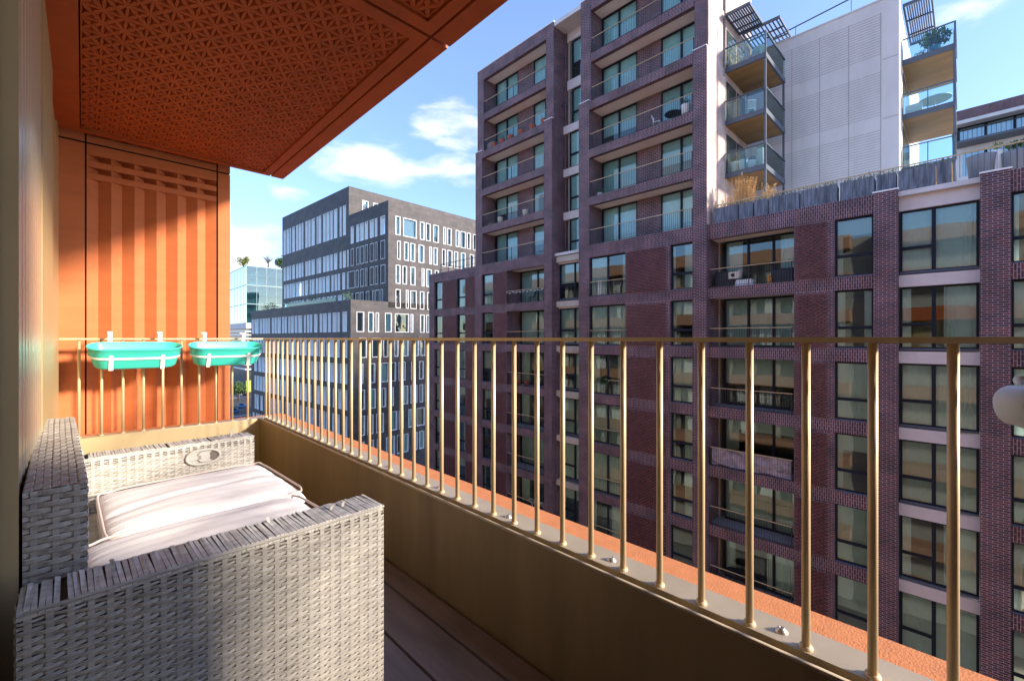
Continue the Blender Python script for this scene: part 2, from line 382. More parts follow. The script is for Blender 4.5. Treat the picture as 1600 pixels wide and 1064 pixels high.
# ribbed fin at the far end
b = MB(); FY = 4.6; PX = .137
b.box(-.13, .012, FY, FY + .25, -23, 1.462); b.box(.857, .948, FY, FY + .25, -23, 1.462)
b.box(-.13, .012, FY, FY + .25, 1.476, 9); b.box(.857, .948, FY, FY + .25, 1.476, 9)
b.box(.022, .845, FY + .09, FY + .25, -23, 1.462); b.box(.022, .845, FY + .09, FY + .25, 1.476, 9)
def zig(z0, z1, dp_=.048):
    for i in range(6):
        xa = .022 + i * PX; xm = xa + PX * .47; xb = xa + PX
        b.quad([(xa, FY, z0), (xm, FY + dp_, z0), (xm, FY + dp_, z1), (xa, FY, z1)])
        b.quad([(xm, FY + dp_, z0), (xb, FY, z0), (xb, FY, z1), (xm, FY + dp_, z1)])
zig(-23, 1.205); zig(1.245, 1.295, .085); zig(1.335, 1.385, .085); zig(1.525, 1.60, .085); zig(1.64, 3)
for z0, z1 in ((1.203, 1.247), (1.293, 1.337), (1.383, 1.462), (1.476, 1.527), (1.598, 1.642)):
    b.box(.022, .845, FY - .001, FY + .09, z0, z1)
ownpart(b, 'ribbed_fin', M['orange_wall'])
b = MB(); b.box(.010, .024, FY + .01, FY + .2, -23, 9); b.box(.843, .859, FY + .01, FY + .2, -23, 9); b.box(-.12, .94, FY + .012, FY + .2, 1.46, 1.478)
ownpart(b, 'fin_joints', M['joint'])

# parapet and ledge of the balcony
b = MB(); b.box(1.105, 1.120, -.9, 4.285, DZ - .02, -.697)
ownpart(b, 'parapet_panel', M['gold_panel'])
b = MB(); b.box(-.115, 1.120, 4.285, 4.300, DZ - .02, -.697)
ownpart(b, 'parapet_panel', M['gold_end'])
b = MB(); b.tube([(1.1105, -.9, -.6965), (1.1105, 4.292, -.6965)], .0065, 8); b.tube([(-.115, 4.291, -.6965), (1.11, 4.291, -.6965)], .0065, 8)
ownpart(b, 'parapet_lip', M['ledge'], True)
b = MB(); b.box(1.120, 1.157, -.9, 4.36, -1.6, -.735); b.box(-.115, 1.157, 4.30, 4.336, -1.6, -.735)
ownpart(b, 'gutter', M['joint'])
b = MB(); b.box(1.157, 1.2526, -.9, 4.437, -1.55, -.700); b.box(-.115, 1.157, 4.336, 4.437, -1.55, -.700)
ownpart(b, 'ledge_coping', M['ledge'])
b = MB(); b.box(1.2526, 1.352, -.9, 4.505, -1.653, -.7035); b.box(-.115, 1.2526, 4.437, 4.505, -1.653, -.7035)
ownpart(b, 'orange_ledge', M['orange'])
xs = [1.098, .990, .820, .650, .480, .310, .140, -.03, -.115]
for i in range(len(xs) - 1):
    b = MB(); b.box(xs[i + 1] + .006, xs[i] - .006, -.9, 4.283, DZ - .022, DZ); ownpart(b, 'deck_board', M['deck'])
b = MB(); b.box(-.12, 1.104, -.9, 4.284, DZ - .10, DZ - .024); ownpart(b, 'deck_base', M['gap'])
# unseen fin added behind the viewer so its edge shades the left of the sofa
b = MB(); b.box(-.13, 1.56, -1.12, -.95, -1.65, 2.2); ownpart(b, 'added_shade_fin', M['orange_wall'])

# the rest of our facade, seen in the windows across the street
b = MB(); b.box(-14, -.40, -46, 60, -23, 8.75); b.box(-.40, -.17, 7.0, 60, -23, 8.3); b.box(-.4, -.17, -46, -1.12, -23, 8.3)
ownpart(b, 'facade_wall', mat('facade_beige_grey', (.40, .39, .37), .7))
b = MB()
for k in range(-7, 3):
    z0 = SO + 3.15 * k
    for y0, y1 in ((7.0, 60), (-46, -1.13)):
        b.box(-.17, 1.34, y0, y1, z0, z0 + .95 if k < 2 else z0 + 1.1)
    if k not in (-1, 0): b.box(-.17, 1.34, -.9, 4.45, z0, z0 + .95)
ownpart(b, 'balcony_fascia', mat('salmon_fascia', (.52, .27, .17), .8))
b = MB(); b2 = MB(); b3 = MB()
for k in range(-6, 2):
    z0 = SO + 3.15 * k + .95
    y = -44.0
    while y < 58:
        if (y > 7 or y < -3):
            b.box(-.165, -.12, y + .25, y + 1.9, z0 - .5, z0 + 2.1); b2.box(-.118, -.11, y + .35, y + 1.8, z0 - .45, z0 + 2.0)
            if rnd.random() < .6: b3.box(-.108, -.104, y + .4, y + .4 + rnd.choice((.5, .7, 1.2)), z0 - .4, z0 + 2.0)
        y += 2.3
ownpart(b, 'window_frames', M['frame']); ownpart(b2, 'window_panes', mat('dark_reflective_glass', (.05, .075, .08), .06, spec=1.0)); ownpart(b3, 'curtains', M['curtain'])
b = MB()
for k in range(-6, 2):
    z0 = SO + 3.15 * k + .95; y = -44.0
    while y < 60:
        if y > 7 or y < -1.3: b.box(1.17, 1.185, y, y + .015, z0, z0 + .7)
        y += .24
    b.box(1.16, 1.2, 7, 60, z0 + .69, z0 + .70); b.box(1.16, 1.2, -46, -1.3, z0 + .69, z0 + .70)
tag(ownpart(b, 'neighbour_balusters', M['gold']), kind='stuff')

# ------------------------------------------------------------------ balcony railing
rail = tag(empty('balcony_railing', (1.175, 2.0, -.70)), 'gold metal railing of round balusters around the near balcony', 'railing')
def rp(mb, name, m, smooth=False):
    o = mb.build(name, m, rail, smooth); o.location = (-1.175, -2.0, .70); return o
b = MB(); b.box(1.152, 1.198, -.9, 4.383, -.009, .003); b.box(-.115, 1.152, 4.337, 4.383, -.009, .003); rp(b, 'handrail', M['gold'])
def bal_mesh():
    b = MB(); b.tube([(0, 0, -.70), (0, 0, -.009)], .0089, 14)
    b.lathe([(.0, .006), (.013, .005), (.0145, 0.0), (.0145, -.002)], 14, (0, 0, -.698))
    return b.mesh('baluster', M['gold'], True)
bm_ = bal_mesh()
for k in range(-12, 31):
    link_copy(bm_, 'baluster', rail, (0, .725 + .118 * k - 2.0, .70))
for j in range(10):
    link_copy(bm_, 'baluster', rail, (-.018 + .1165 * j - 1.175, 4.36 - 2.0, .70))
link_copy(bm_, 'baluster', rail, (0, 4.36 - 2.0, .70))
bb = MB(); bb.lathe([(.0145, 0), (.0135, .003), (.0098, .0065), (.0070, .0095), (.0062, .0105), (.0036, .0105), (.0034, .005)], 14); bmesh_ = bb.mesh('bolt', M['bolt'], True)
for k in range(-1, 9): link_copy(bmesh_, 'bolt', rail, (1.199 - 1.175, .308 + .4725 * k - 2.0, 0.0))

# ------------------------------------------------------------------ wicker loveseat
def weave(mb, O, U, V, N, W, H, su=.0275, sv=.0084, seed=1, loose=False):
    rr = random.Random(seed); O, U, V, N = Vector(O), Vector(U), Vector(V), Vector(N)
    nr = int(H / sv); sv = H / nr; nc = max(1, round(W / su)); su = W / nc; seg = 6
    for r in range(nr):
        hh = sv * .485; v = (r + .5) * sv; amp = .0025; j0 = rr.uniform(-.0006, .0006)
        if loose and nr - 5 < r < nr - 1 :
            hh = sv * rr.uniform(.18, .36)
        pts = []
        for i in range(nc * seg + 1):
            u = i * su / seg; s = math.sin(math.pi * (u / su) + math.pi * r)
            off = .0010 + amp * math.copysign(abs(s) ** .55, s) + rr.uniform(-.0003, .0003)
            vv = v + j0 + .0006 * math.sin(u * 9 + r)
            pts.append((u, vv, off))
        b0 = len(mb.v)
        for u, vv, off in pts:
            for dv, dn in ((-hh, -.0016), (-hh * .7, 0), (hh * .7, 0), (hh, -.0016)):
                mb.v.append(tuple(O + U * u + V * (vv + dv) + N * (off + dn)))
        for i in range(len(pts) - 1):
            for k in range(3):
                a = b0 + i * 4 + k; mb.f.append((a, a + 4, a + 5, a + 1)); mb.m.append(0)
    for c in range(nc):
        u = (c + .5) * su; wd = .0052
        q = [O + U * (u - wd) + N * .0008, O + U * (u + wd) + N * .0008]
        mb.quad([q[0], q[1], q[1] + V * H, q[0] + V * H])
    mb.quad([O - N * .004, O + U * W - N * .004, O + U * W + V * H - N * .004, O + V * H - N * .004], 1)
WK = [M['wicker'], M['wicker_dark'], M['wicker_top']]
sofa = tag(empty('wicker_loveseat', (-.085, 1.178, DZ), R(1.6)), 'weathered grey wicker loveseat with fraying arm tops on the deck', 'outdoor sofa')
X_, Y_, Z_ = Vector((1, 0, 0)), Vector((0, 1, 0)), Vector((0, 0, 1))
def wraps(mb, O, U, V, N, L, D, seed, fray=.12, w=.0088):
    """band of strips laid across the top of an arm: U runs along, V across, N up"""
    rr = random.Random(seed); O, U, V, N = Vector(O), Vector(U), Vector(V), Vector(N); x = 0
    mb.box(0, 0, 0, 0, 0, 0, 1)
    while x < L - w:
        f = rr.random(); h = rr.uniform(.0, .0022); tw = rr.uniform(-.0025, .0025)
        if f > .03:
            a = O + U * x + N * h; c = O + U * (x + w * .93) + N * (h + tw * .3)
            a2 = a + V * D + U * tw + N * rr.uniform(-.002, .003); c2 = c + V * D + U * tw
            dn = N * -.016
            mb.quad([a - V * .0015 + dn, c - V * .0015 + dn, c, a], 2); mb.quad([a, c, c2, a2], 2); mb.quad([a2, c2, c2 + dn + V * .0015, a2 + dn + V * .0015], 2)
        if rr.random() < fray:
            p = O + U * x + V * D * rr.uniform(.35, 1.0); hh = rr.uniform(.012, .038); ln = U * rr.uniform(-.012, .012) + V * rr.uniform(-.01, .012)
            q = U * w * .8
            mb.quad([p, p + q, p + q + N * hh * .6 + ln * .5, p + N * hh * .6 + ln * .5]); mb.quad([p + N * hh * .6 + ln * .5, p + q + N * hh * .6 + ln * .5, p + q + N * hh + ln * 1.4, p + N * hh + ln * 1.4])
        x += w * rr.uniform(.98, 1.12)
AH = .625                       # arm height above the deck
def arm(y0, th, seed, depth=.722):
    b = MB(); b.box(.004, depth - .006, y0 + .006, y0 + th - .006, .05, AH - .012, 1)
    weave(b, (0, y0, .05), X_, Z_, -Y_, depth, AH - .055, seed=seed, loose=True)
    weave(b, (depth, y0 + th, .05), -X_, Z_, Y_, depth, AH - .055, seed=seed + 1, sv=.0095)
    weave(b, (depth, y0, .05), Y_, Z_, X_, th, AH - .055, seed=seed + 2)
    weave(b, (0, y0 + th, .05), -Y_, Z_, -X_, th, AH - .055, seed=seed + 3, sv=.0095)
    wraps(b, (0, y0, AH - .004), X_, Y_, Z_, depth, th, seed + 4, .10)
    # rounded bead along the outer top edges
    for yy in (y0 - .001, y0 + th + .001):
        b.tube([(0, yy, AH - .009), (depth * .3, yy, AH - .007), (depth * .7, yy, AH - .009), (depth, yy, AH - .008)], .0035, 6)
    return b.build('armrest', WK, sofa)
near_arm = arm(0, .118, 11)
tag(near_arm, 'near armrest with torn strips standing up along its top')
far_arm = arm(1.315, .112, 31, .745)
# weave on the camera side of the far arm is the same mesh; carrying handle set into it
b = MB(); cx, cz = .53, .555
def oval(rx, rz, y, n=28): return [(cx + rx * math.copysign(abs(math.cos(t)) ** .8, math.cos(t)), y, cz + rz * math.sin(t)) for t in [2 * math.pi * i / n for i in range(n)]]
b.tube(oval(.066, .033, 1.307), .0065, 8, closed=True)
b.quad(oval(.064, .031, 1.311), 0); b.quad([(cx + .040 + .018 * math.cos(t), 1.3095, cz + .022 * math.sin(t)) for t in [2 * math.pi * i / 16 for i in range(16)]], 1)
h1 = b.build('handle_plate', [mat('grey_plastic_handle', (.44, .42, .38), .5), M['wicker_dark']], far_arm, True)
b = MB(); b.lathe([(.0, .003), (.024, .003), (.026, 0), (.026, -.004)], 20); b.box(-.062, -.01, -.009, .009, -.003, .003)
h2 = b.build('latch', h1.data.materials[0], far_arm); h2.location = (cx + .000, 1.306, cz); h2.rotation_euler = (R(90), 0, 0)
# backrest
b = MB(); BH = .785; y0, y1 = .205, 1.40; th = .098
b.box(.006, th - .006, y0 + .006, y1, .05, BH - .006, 1)
weave(b, (0, y0, .3), X_, Z_, -Y_, th, BH - .3, seed=51, su=.030, sv=.0125)
weave(b, (0, y0, BH), Y_, X_, Z_, y1 - y0, th, seed=52, su=.030, sv=.0125)
weave(b, (th, y0, .05), Y_, Z_, X_, y1 - y0, BH - .05, seed=53, su=.030, sv=.0125)
b.build('backrest', WK, sofa)
b = MB(); b.box(.098, .705, .118, 1.315, .30, .395, 0)
weave(b, (.708, .118, .06), Y_, Z_, X_, 1.197, .33, seed=61, sv=.012)
b.build('seat_base', WK, sofa)
for x, y in ((.03, .03), (.69, .03), (.03, 1.39), (.70, 1.39)):
    b = MB(); b.lathe([(.02, 0), (.022, .01), (.022, .055)], 12); b.build('foot', M['blackfab'], sofa, True, (x, y, 0))

# cushions
def cushion(name, label, L, W, H, seed, torn=False):
    H = .118
    root = tag(empty(name), label, 'cushion', 'loveseat seat cushions')
    b = MB(); n = 84; m = 64; idx = {}
    def prof(u, v):
        e = (max(0, 1 - abs(u) ** 9) ** .42) * (max(0, 1 - abs(v) ** 9) ** .42)
        crown = .75 + .25 * (1 - u * u) * (1 - v * v)
        return e * crown
    for side in (1, -1):
        for j in range(m + 1):
            for i in range(n + 1):
                u = 2 * i / n - 1; v = 2 * j / m - 1
                su, sv_ = math.sin(u * math.pi / 2), math.sin(v * math.pi / 2)
                h = prof(su, sv_)
                p = Vector((su * L / 2, sv_ * W / 2, 0))
                wr = noise.noise(Vector((p.x * 3.0, p.y * 26, seed))) * .0042 + noise.noise(Vector((p.x * 5, p.y * 9, seed + 5))) * .006
                edge = math.exp(-((su + 1) * 9)); wr += edge * .010 * math.sin(p.y * 210 + 3 * noise.noise(Vector((p.x * 8, p.y * 8, 2))))
                edge2 = math.exp(-((1 - abs(sv_)) * 14)); wr += edge2 * .004 * math.sin(p.x * 120)
                wr -= .016 * math.exp(-((sv_ + .05 + .12 * math.sin(p.x * 5 + seed)) * 16) ** 2) * (1 if side > 0 else 0) * (.5 + .5 * noise.noise(Vector((p.x * 6, seed, 0))))
                z = side * h * H / 2 + (wr * h if side > 0 else 0)
                # pinch waist outline
                idx[(side, i, j)] = len(b.v); b.v.append((p.x * (1 + .012 * h), p.y * (1 + .02 * h), z + H / 2))
    for side in (1, -1):
        for j in range(m):
            for i in range(n):
                q = (idx[(side, i, j)], idx[(side, i + 1, j)], idx[(side, i + 1, j + 1)], idx[(side, i, j + 1)])
                b.f.append(q if side > 0 else q[::-1]); b.m.append(0)
    b.build('cover', M['cushion'], root, True)
    for zz, sc in ((H * .80, .995), (H * .2, .995)):
        pts = []
        for i in range(96):
            t = 2 * math.pi * i / 96; c_, s_ = math.cos(t), math.sin(t)
            px = math.copysign(abs(c_) ** .16, c_) * L / 2 * sc; py = math.copysign(abs(s_) ** .16, s_) * W / 2 * sc
            pts.append((px, py, zz + .003 * math.sin(7 * t + seed)))
        b = MB(); b.tube(pts, .0042, 6, closed=True); b.build('piping', M['piping'], root, True)
    return root
ca = cushion('seat_cushion', 'off-white piped cushion at the far end of the loveseat', .60, .60, .135, 3)
ca.location = (.345, 2.155, DZ + .395); ca.rotation_euler = (0, R(-1.0), R(1.2))
cb = cushion('seat_cushion', 'off-white creased cushion against the torn near armrest', .615, .61, .135, 8)
cb.location = (.315, 1.585, DZ + .395); cb.rotation_euler = (R(-.8), R(-.5), R(2.6))

# ------------------------------------------------------------------ turquoise rail planters
def planter(x, label, Lh):
    root = tag(empty('rail_planter', (x, 4.180, -.052)), label, 'planter', 'turquoise planters hung on the end railing'); root.rotation_euler = (R(15), 0, 0)
    def ring(a, d, z, n=40):
        out = []
        for i in range(n):
            t = 2 * math.pi * i / n; cx_ = (a - d) * (1 if math.cos(t) >= 0 else -1)
            out.append((cx_ + d * math.cos(t), d * math.sin(t), z))
        return out
    b = MB(); prof = [(Lh + .004, .099, -.004), (Lh + .004, .099, .002), (Lh, .095, .003), (Lh - .004, .091, 0), (Lh - .03, .074, -.12), (Lh - .045, .066, -.146), (Lh - .20, .012, -.147)]
    outp = [(Lh - .20, .01, -.152), (Lh - .046, .068, -.152), (Lh - .034, .078, -.140), (Lh - .012, .090, -.055), (Lh - .009, .093, -.050), (Lh - .002, .096, -.006), (Lh + .004, .099, -.004)]
    seq = outp + prof; n = 40; b0 = 0
    for a, d, z in seq: b.v += ring(a, d, z)
    for i in range(len(seq) - 1):
        for k in range(n):
            b.f.append((i * n + k, i * n + (k + 1) % n, (i + 1) * n + (k + 1) % n, (i + 1) * n + k)); b.m.append(0)
    b.build('tub', M['teal'], root, True)
    b = MB()
    for (a, d, z) in ((Lh - .006, .0975, -.060), (Lh - .010, .0955, -.076)): b.v += ring(a, d, z)
    for k in range(n): b.f.append((k, (k + 1) % n, n + (k + 1) % n, n + k)); b.m.append(0)
    b.build('band', M['plast_w'], root, True)
    for sx in (-1, 1):
        xx = sx * .142 * Lh / .265; b = MB()
        b.quad([(xx - .012, -.0985, -.050), (xx + .012, -.0985, -.050), (xx + .012, -.080, -.156), (xx - .012, -.080, -.156)])
        b.quad([(xx + .012 * math.cos(t), -.099, -.050 + .010 * math.sin(t)) for t in [math.pi * i / 8 for i in range(9)]])
        b.quad([(xx - .012, -.080, -.156), (xx + .012, -.080, -.156), (xx + .012, .085, -.158), (xx - .012, .085, -.158)])
        b.box(xx - .012, xx + .012, .1005, .1035, -.155, .078); b.box(xx - .012, xx + .012, .1035, .205, .050, .053)
        b.build('hook', M['plast_w'], root)
    return root
planter(.282, 'turquoise oblong planter nearer the gold wall, hung on the end railing', .263)
planter(.842, 'turquoise oblong planter beside the railing corner, hung on the end railing', .255)

# ------------------------------------------------------------------ white plastic chair whose arm enters at the right edge
chair = tag(empty('folded_chair', (.90, -.30, DZ)), 'white plastic folded chair whose rounded arm tip enters at the right edge', 'chair')
def slab_profile(pts, y0, y1, name, m):
    b = MB(); k = len(pts)
    for y in (y0, y1): b.v += [(x, y, z) for x, z in pts]
    b.f.append(tuple(range(k))); b.f.append(tuple(reversed(range(k, 2 * k)))); b.m += [0, 0]
    for i in range(k): b.f.append((i, k + i, k + (i + 1) % k, (i + 1) % k)); b.m.append(0)
    return b
a_ = MB()
prof = [(.0 + .024 * (1 - math.cos(t)), .0 + .0245 * math.sin(t)) for t in [R(-90) + R(180) * i / 14 for i in range(15)]]
prof = [(u, z + (.0 if z > 0 else z * .15)) for u, z in prof]
prof = prof + [(.06, .0225), (.10, .016), (.14, .006), (.20, -.008), (.20, -.074), (.14, -.059), (.10, -.049), (.07, -.041)]
D = Vector((.72, -.69, 0)); Nn = Vector((-.69, -.72, 0)); O = Vector((.853, -.052, -.084)); k = len(prof)
prof = [(u, z * .88 if z > 0 else z * 1.12) for u, z in prof]
rings = [(0, .004), (.001, .0015), (.004, 0), (.036, 0), (.039, .0015), (.040, .004)]
ctr = [Vector((max(.026, min(.19, u)), -.10 * max(0, u - .03) - .004)) for u, z in prof]
for off, ins in rings:
    for (u, z), c_ in zip(prof, ctr):
        d = Vector((c_.x - u, c_.y - z)); d = d.normalized() * ins if d.length > 0 else d
        a_.v.append(tuple(O + D * (u + d.x) + Z_ * (z + d.y) - Nn * off))
for r_ in range(len(rings) - 1):
    for i in range(k): a_.f.append((r_ * k + i, (r_ + 1) * k + i, (r_ + 1) * k + (i + 1) % k, r_ * k + (i + 1) % k)); a_.m.append(0)
a_.f.append(tuple(range(k))); a_.m.append(0); a_.f.append(tuple(reversed(range((len(rings) - 1) * k, len(rings) * k)))); a_.m.append(0)
o = a_.build('armrest', M['plast'], chair, True); o.location = (-.90, .30, -DZ)
rb = MB(); rb.tube([O + D * .03 - Nn * .034 + Z_ * .028, O + D * .12 - Nn * .036 + Z_ * .030, O + D * .20 - Nn * .036 + Z_ * .028], .006, 10)
o = rb.build('armrest_rib', M['plast'], chair, True); o.location = (-.90, .30, -DZ)
b = MB(); b.bar((.985, -.175, -.12), (1.06, -.56, -.30), .026, .03); b.bar((1.06, -.50, -.05), (1.06, -.60, DZ), .026, .03); b.bar((.90, -.56, -.05), (.92, -.64, DZ), .026, .03); b.bar((.9, -.6, -.4), (1.06, -.56, -.4), .022, .03)
o = b.build('leg', M['plast'], chair); o.location = (-.90, .30, -DZ)

# ================================================================== BRICK APARTMENT BUILDING ACROSS THE STREET
GZ = -23.0
XF = 23.8
brick = tag(empty('brick_apartment_building', (XF, 10, GZ)), 'dark plum brick apartment block with towers, balconies and white lintels across the street', 'building')
BO = Vector((-XF, -10, -GZ))
def bp(mb, name, m, smooth=False):
    o = mb.build(name, m, brick, smooth); o.location = BO; return o
def bp_each(mb, name, m):
    for i in range(len(mb.v) // 8):
        c = MB(); c.v = mb.v[i * 8:i * 8 + 8]; c.f = [tuple(q - i * 8 for q in f) for f in mb.f[i * 6:i * 6 + 6]]; c.m = [0] * 6
        bp(c, name, m)
wcache = {}
def win_mesh(w, h, cols, fr=.07, fw=.078):
    """frame + pane + curtain meshes; cols = list of (width share, transom share from the top or None); +y is the left column"""
    key = (round(w, 3), round(h, 3), tuple(cols))
    if key in wcache: return wcache[key]
    b = MB(); p = MB(); hw = w / 2
    b.box(0, fr, -hw, hw, 0, fw * 1.3); b.box(0, fr, -hw, hw, h - fw, h); b.box(0, fr, hw - fw, hw, fw * 1.3, h - fw); b.box(0, fr, -hw, -hw + fw, fw * 1.3, h - fw)
    y = hw
    for i, (sh, tr) in enumerate(cols):
        y2 = y - sh * w
        if i < len(cols) - 1: b.box(.001, fr + .002, y2 - fw * .8, y2 + fw * .8, fw * 1.3, h - fw)
        ya = y - (fw if i == 0 else fw * .8); yb = y2 + (fw if i == len(cols) - 1 else fw * .8)
        if tr:
            zt = h * (1 - tr); b.box(.002, fr + .001, yb, ya, zt - fw * .8, zt + fw * .8)
            p.quad([(.035, ya, fw), (.035, yb, fw), (.035, yb, zt), (.035, ya, zt)]); p.quad([(.037, ya, zt), (.037, yb, zt), (.037, yb, h - fw), (.037, ya, h - fw)])
        else: p.quad([(.035, ya, fw), (.035, yb, fw), (.035, yb, h - fw), (.035, ya, h - fw)])
        y = y2
    sl = MB(); sl.box(-.10, .002, -hw, hw, -.03, fw * .7)
    curt = []
    for v in range(8):
        c = MB()
        def sheet(y0, y1, z0, z1, amp, x=.12):
            n = max(4, int(abs(y1 - y0) / .03)); pr = None
            for q in range(n + 1):
                yy = y0 + (y1 - y0) * q / n; xx = x + amp * (.55 + .45 * math.sin(yy * 5 + v)) * math.sin(yy * 34 + math.sin(yy * 7 + v) * 3)
                if pr: c.quad([(pr[0], pr[1], z0), (xx, yy, z0), (xx, yy, z1), (pr[0], pr[1], z1)])
                pr = (xx, yy)
        if v == 0: sheet(-hw, hw, .02, h, .028)
        elif v == 1: sheet(hw * .05, hw, .02, h, .035); sheet(-hw, -hw * .75, .02, h, .03)
        elif v == 2: sheet(-hw, -hw * .15, .02, h, .035); sheet(hw * .7, hw, .02, h, .03)
        elif v == 3: sheet(-hw, hw, h * .45, h, 0)
        elif v == 4: sheet(-hw, hw, .02, h, .012)
        elif v == 5: sheet(-hw, hw, h * .7, h, 0); sheet(hw * .6, hw, .02, h, .03)
        elif v == 6: sheet(-hw, -hw * .5, .02, h, .03); sheet(hw * .5, hw, .02, h, .03)
        if v == 7: curt.append((None, None)); continue
        curt.append((c.mesh('curtain', M['curtain'] if v in (0, 1, 2, 6) else M['blind'] if v in (3, 5) else M['curtain2']), v))
    wcache[key] = (b.mesh('window', M['frame']), p.mesh('pane', M['glass']), sl.mesh('sill', M['sill']), curt)
    return wcache[key]
def window(root, off, X, y0, y1, z0, z1, cols, name='window', sill=True, v=None, rr=rnd):
    fm, pm, sm, curt = win_mesh(abs(y0 - y1), z1 - z0, cols)
    f = link_copy(fm, name, root, (X + off.x, (y0 + y1) / 2 + off.y, z0 + off.z))
    link_copy(pm, 'pane', f)
    if sill: link_copy(sm, 'sill', f)
    c = curt[rr.choice((0, 1, 2, 4, 5, 5, 6, 3, 3, 6, 7, 2, 7)) if v is None else v]
    if c[1] is not None: link_copy(c[0], 'curtain', f)
    return f
def raised(mb, X, y0, y1, z0, z1):
    """every other brick of every other bond stands proud"""
    if y0 > y1: y0, y1 = y1, y0
    r = math.ceil(z0 / .085); z = r * .085
    while z + .085 <= z1 + 1e-3:
        k = math.ceil((y0 - .02) / .27); off = .135 if r % 2 else 0
        y = k * .27 + off
        while y + .12 < y1:
            if y > y0: mb.box(X - .045, X + .01, y + .005, y + .195, z + .010, z + .075, skip='r')
            y += .27
        z += .085; r += 1

walls = MB(); sold = MB(); rais = MB(); stone = MB(); slabs = MB(); ceil = MB(); paving = MB(); caps = MB()
ROWS = [5.28 - 3.15 * k for k in range(7)]
ZB = ROWS[-1] - 3.15
def spans(X, cols, zlo, rows, oh, ztop, th=.32):
    """cols: (kind, yhi, ylo)"""
    for kind, ya, yb in cols:
        if kind == 'pier': walls.box(X, X + th, yb, ya, zlo, ztop); continue
        if kind == 'pierdeep': walls.box(X, X + 1.45, yb, ya, zlo, ztop); continue
        if kind == 'proud': walls.box(X - .09, X + .5, yb, ya, zlo, ztop + .03); caps.box(X - .12, X + .55, yb - .03, ya + .03, ztop + .03, ztop + .09); continue
        top = ztop
        for T in rows:
            sold.box(X + .002, X + th - .002, yb, ya, T, top)
            if kind == 'tex':
                walls.box(X, X + th, yb, ya, T - oh, T); raised(rais, X, ya, yb, T - oh + .01, T - .01)
            top = T - oh
        sold.box(X + .002, X + th - .002, yb, ya, zlo, top)
wing = [('pier', 35.86, 35.0), ('open', 35.0, 33.71), ('tex', 33.71, 31.57), ('open', 31.57, 30.29), ('tex', 30.29, 28.89), ('pier', 28.89, 28.10), ('open', 28.10, 26.70),
        ('tex', 26.70, 25.09), ('open', 25.09, 21.17), ('pierdeep', 21.17, 20.42)]
towB = [('pierdeep', 18.07, 17.24), ('open', 17.24, 14.53), ('tex', 14.53, 11.66), ('open', 11.66, 10.38), ('pierdeep', 10.38, 9.63)]
spans(XF, wing, ZB, ROWS, 2.58, 6.10); spans(XF, towB, ZB, ROWS, 2.58, 6.10)
XR = 24.0
blkR = [('open', 9.628, 5.65), ('tex', 5.65, 4.08), ('open', 4.08, 2.73), ('proud', 2.73, 1.95), ('proud', -.37, -1.13), ('open', -1.13, -2.5), ('tex', -2.5, -4.2), ('open', -4.2, -6.2), ('pier', -6.2, -7.4)]
spans(XR, blkR, ZB, ROWS, 2.58, 6.08)
walls.box(XR, XR + 1.5, -7.4, -7.39, ZB, 6.0)
# upper storeys of the towers
UP = [(6.10, 8.70), (9.24, 11.83), (12.37, 14.97), (15.52, 18.20), (18.75, 21.60)]
for X, ya, yb, yi, yj in ((XF, 28.89, 20.42, 28.07, 21.17), (XF, 18.07, 9.63, 17.24, 10.38)):
    for (p, q) in ((ya, yi), (yj, yb)):
        walls.box(X, X + 1.45, q, p, 6.10, 15.62); walls.box(X + .2, X + 1.65, q + .02, p - .02, 15.62, 22.5)
        caps.box(X - .02, X + .21, q - .0, p + .0, 15.62, 15.66)
    caps.box(X + .17, X + 2.1, yb - .01, ya + .01, 22.5, 22.56)
    for i, (z0, z1) in enumerate(UP):
        zt = UP[i + 1][0] if i < 4 else 22.5; xx = X + (.2 if i >= 3 else 0)
        sold.box(xx + .003, xx + .3, yj, yi, z1, zt); ceil.box(xx + .32, X + 1.44, yj + .003, yi - .003, z1 + .06, z1 + .3); paving.box(xx + .31, X + 1.44, yj + .003, yi - .003, zt - .20, zt - .02)
    ceil.box(X + .32, X + 1.44, yj + .003, yi - .003, 5.34, 5.6); paving.box(X + .31, X + 1.44, yj + .003, yi - .003, 5.9, 6.08)
# recessed balconies of the lower rows
for (X, ya, yb) in ((XF, 25.09, 21.17), (XR, 9.628, 5.65)):
    for T in ROWS:
        ceil.box(X + .33, X + 1.4, yb + .003, ya - .003, T + .05, T + .22); paving.box(X + .30, X + 1.4, yb + .003, ya - .003, T - 2.80, T - 2.585)
    walls.box(X + .33, X + 1.6, ya, ya + .12, ZB, 5.6); walls.box(X + .33, X + 1.6, yb - .12, yb, ZB, 5.6)
# glazed strip between the towers
for T in ROWS:
    stone.box(24.37, 24.6, 18.07, 20.42, T, T + (.49 if T < 5 else .60))
for z in (8.62, 11.75, 14.86): stone.box(25.08, 25.4, 18.07, 20.42, z - .05, z + .50)
for z in (18.12, 21.62): stone.box(25.38, 25.7, 18.07, 20.42, z - .05, z + .62)
walls.box(XF + 1.45, 27, 20.30, 20.42, 5.9, 22.5); walls.box(XF + .32, 24.9, 20.30, 20.42, ZB, 6.0)
walls.box(XF + 1.45, 27, 18.07, 18.19, 5.9, 22.5)
# bay with white lintels in the right-hand block
for i, T in enumerate(ROWS): stone.box(24.36, 24.7, -.37, 1.95, T, T + (.49 if i else .79))
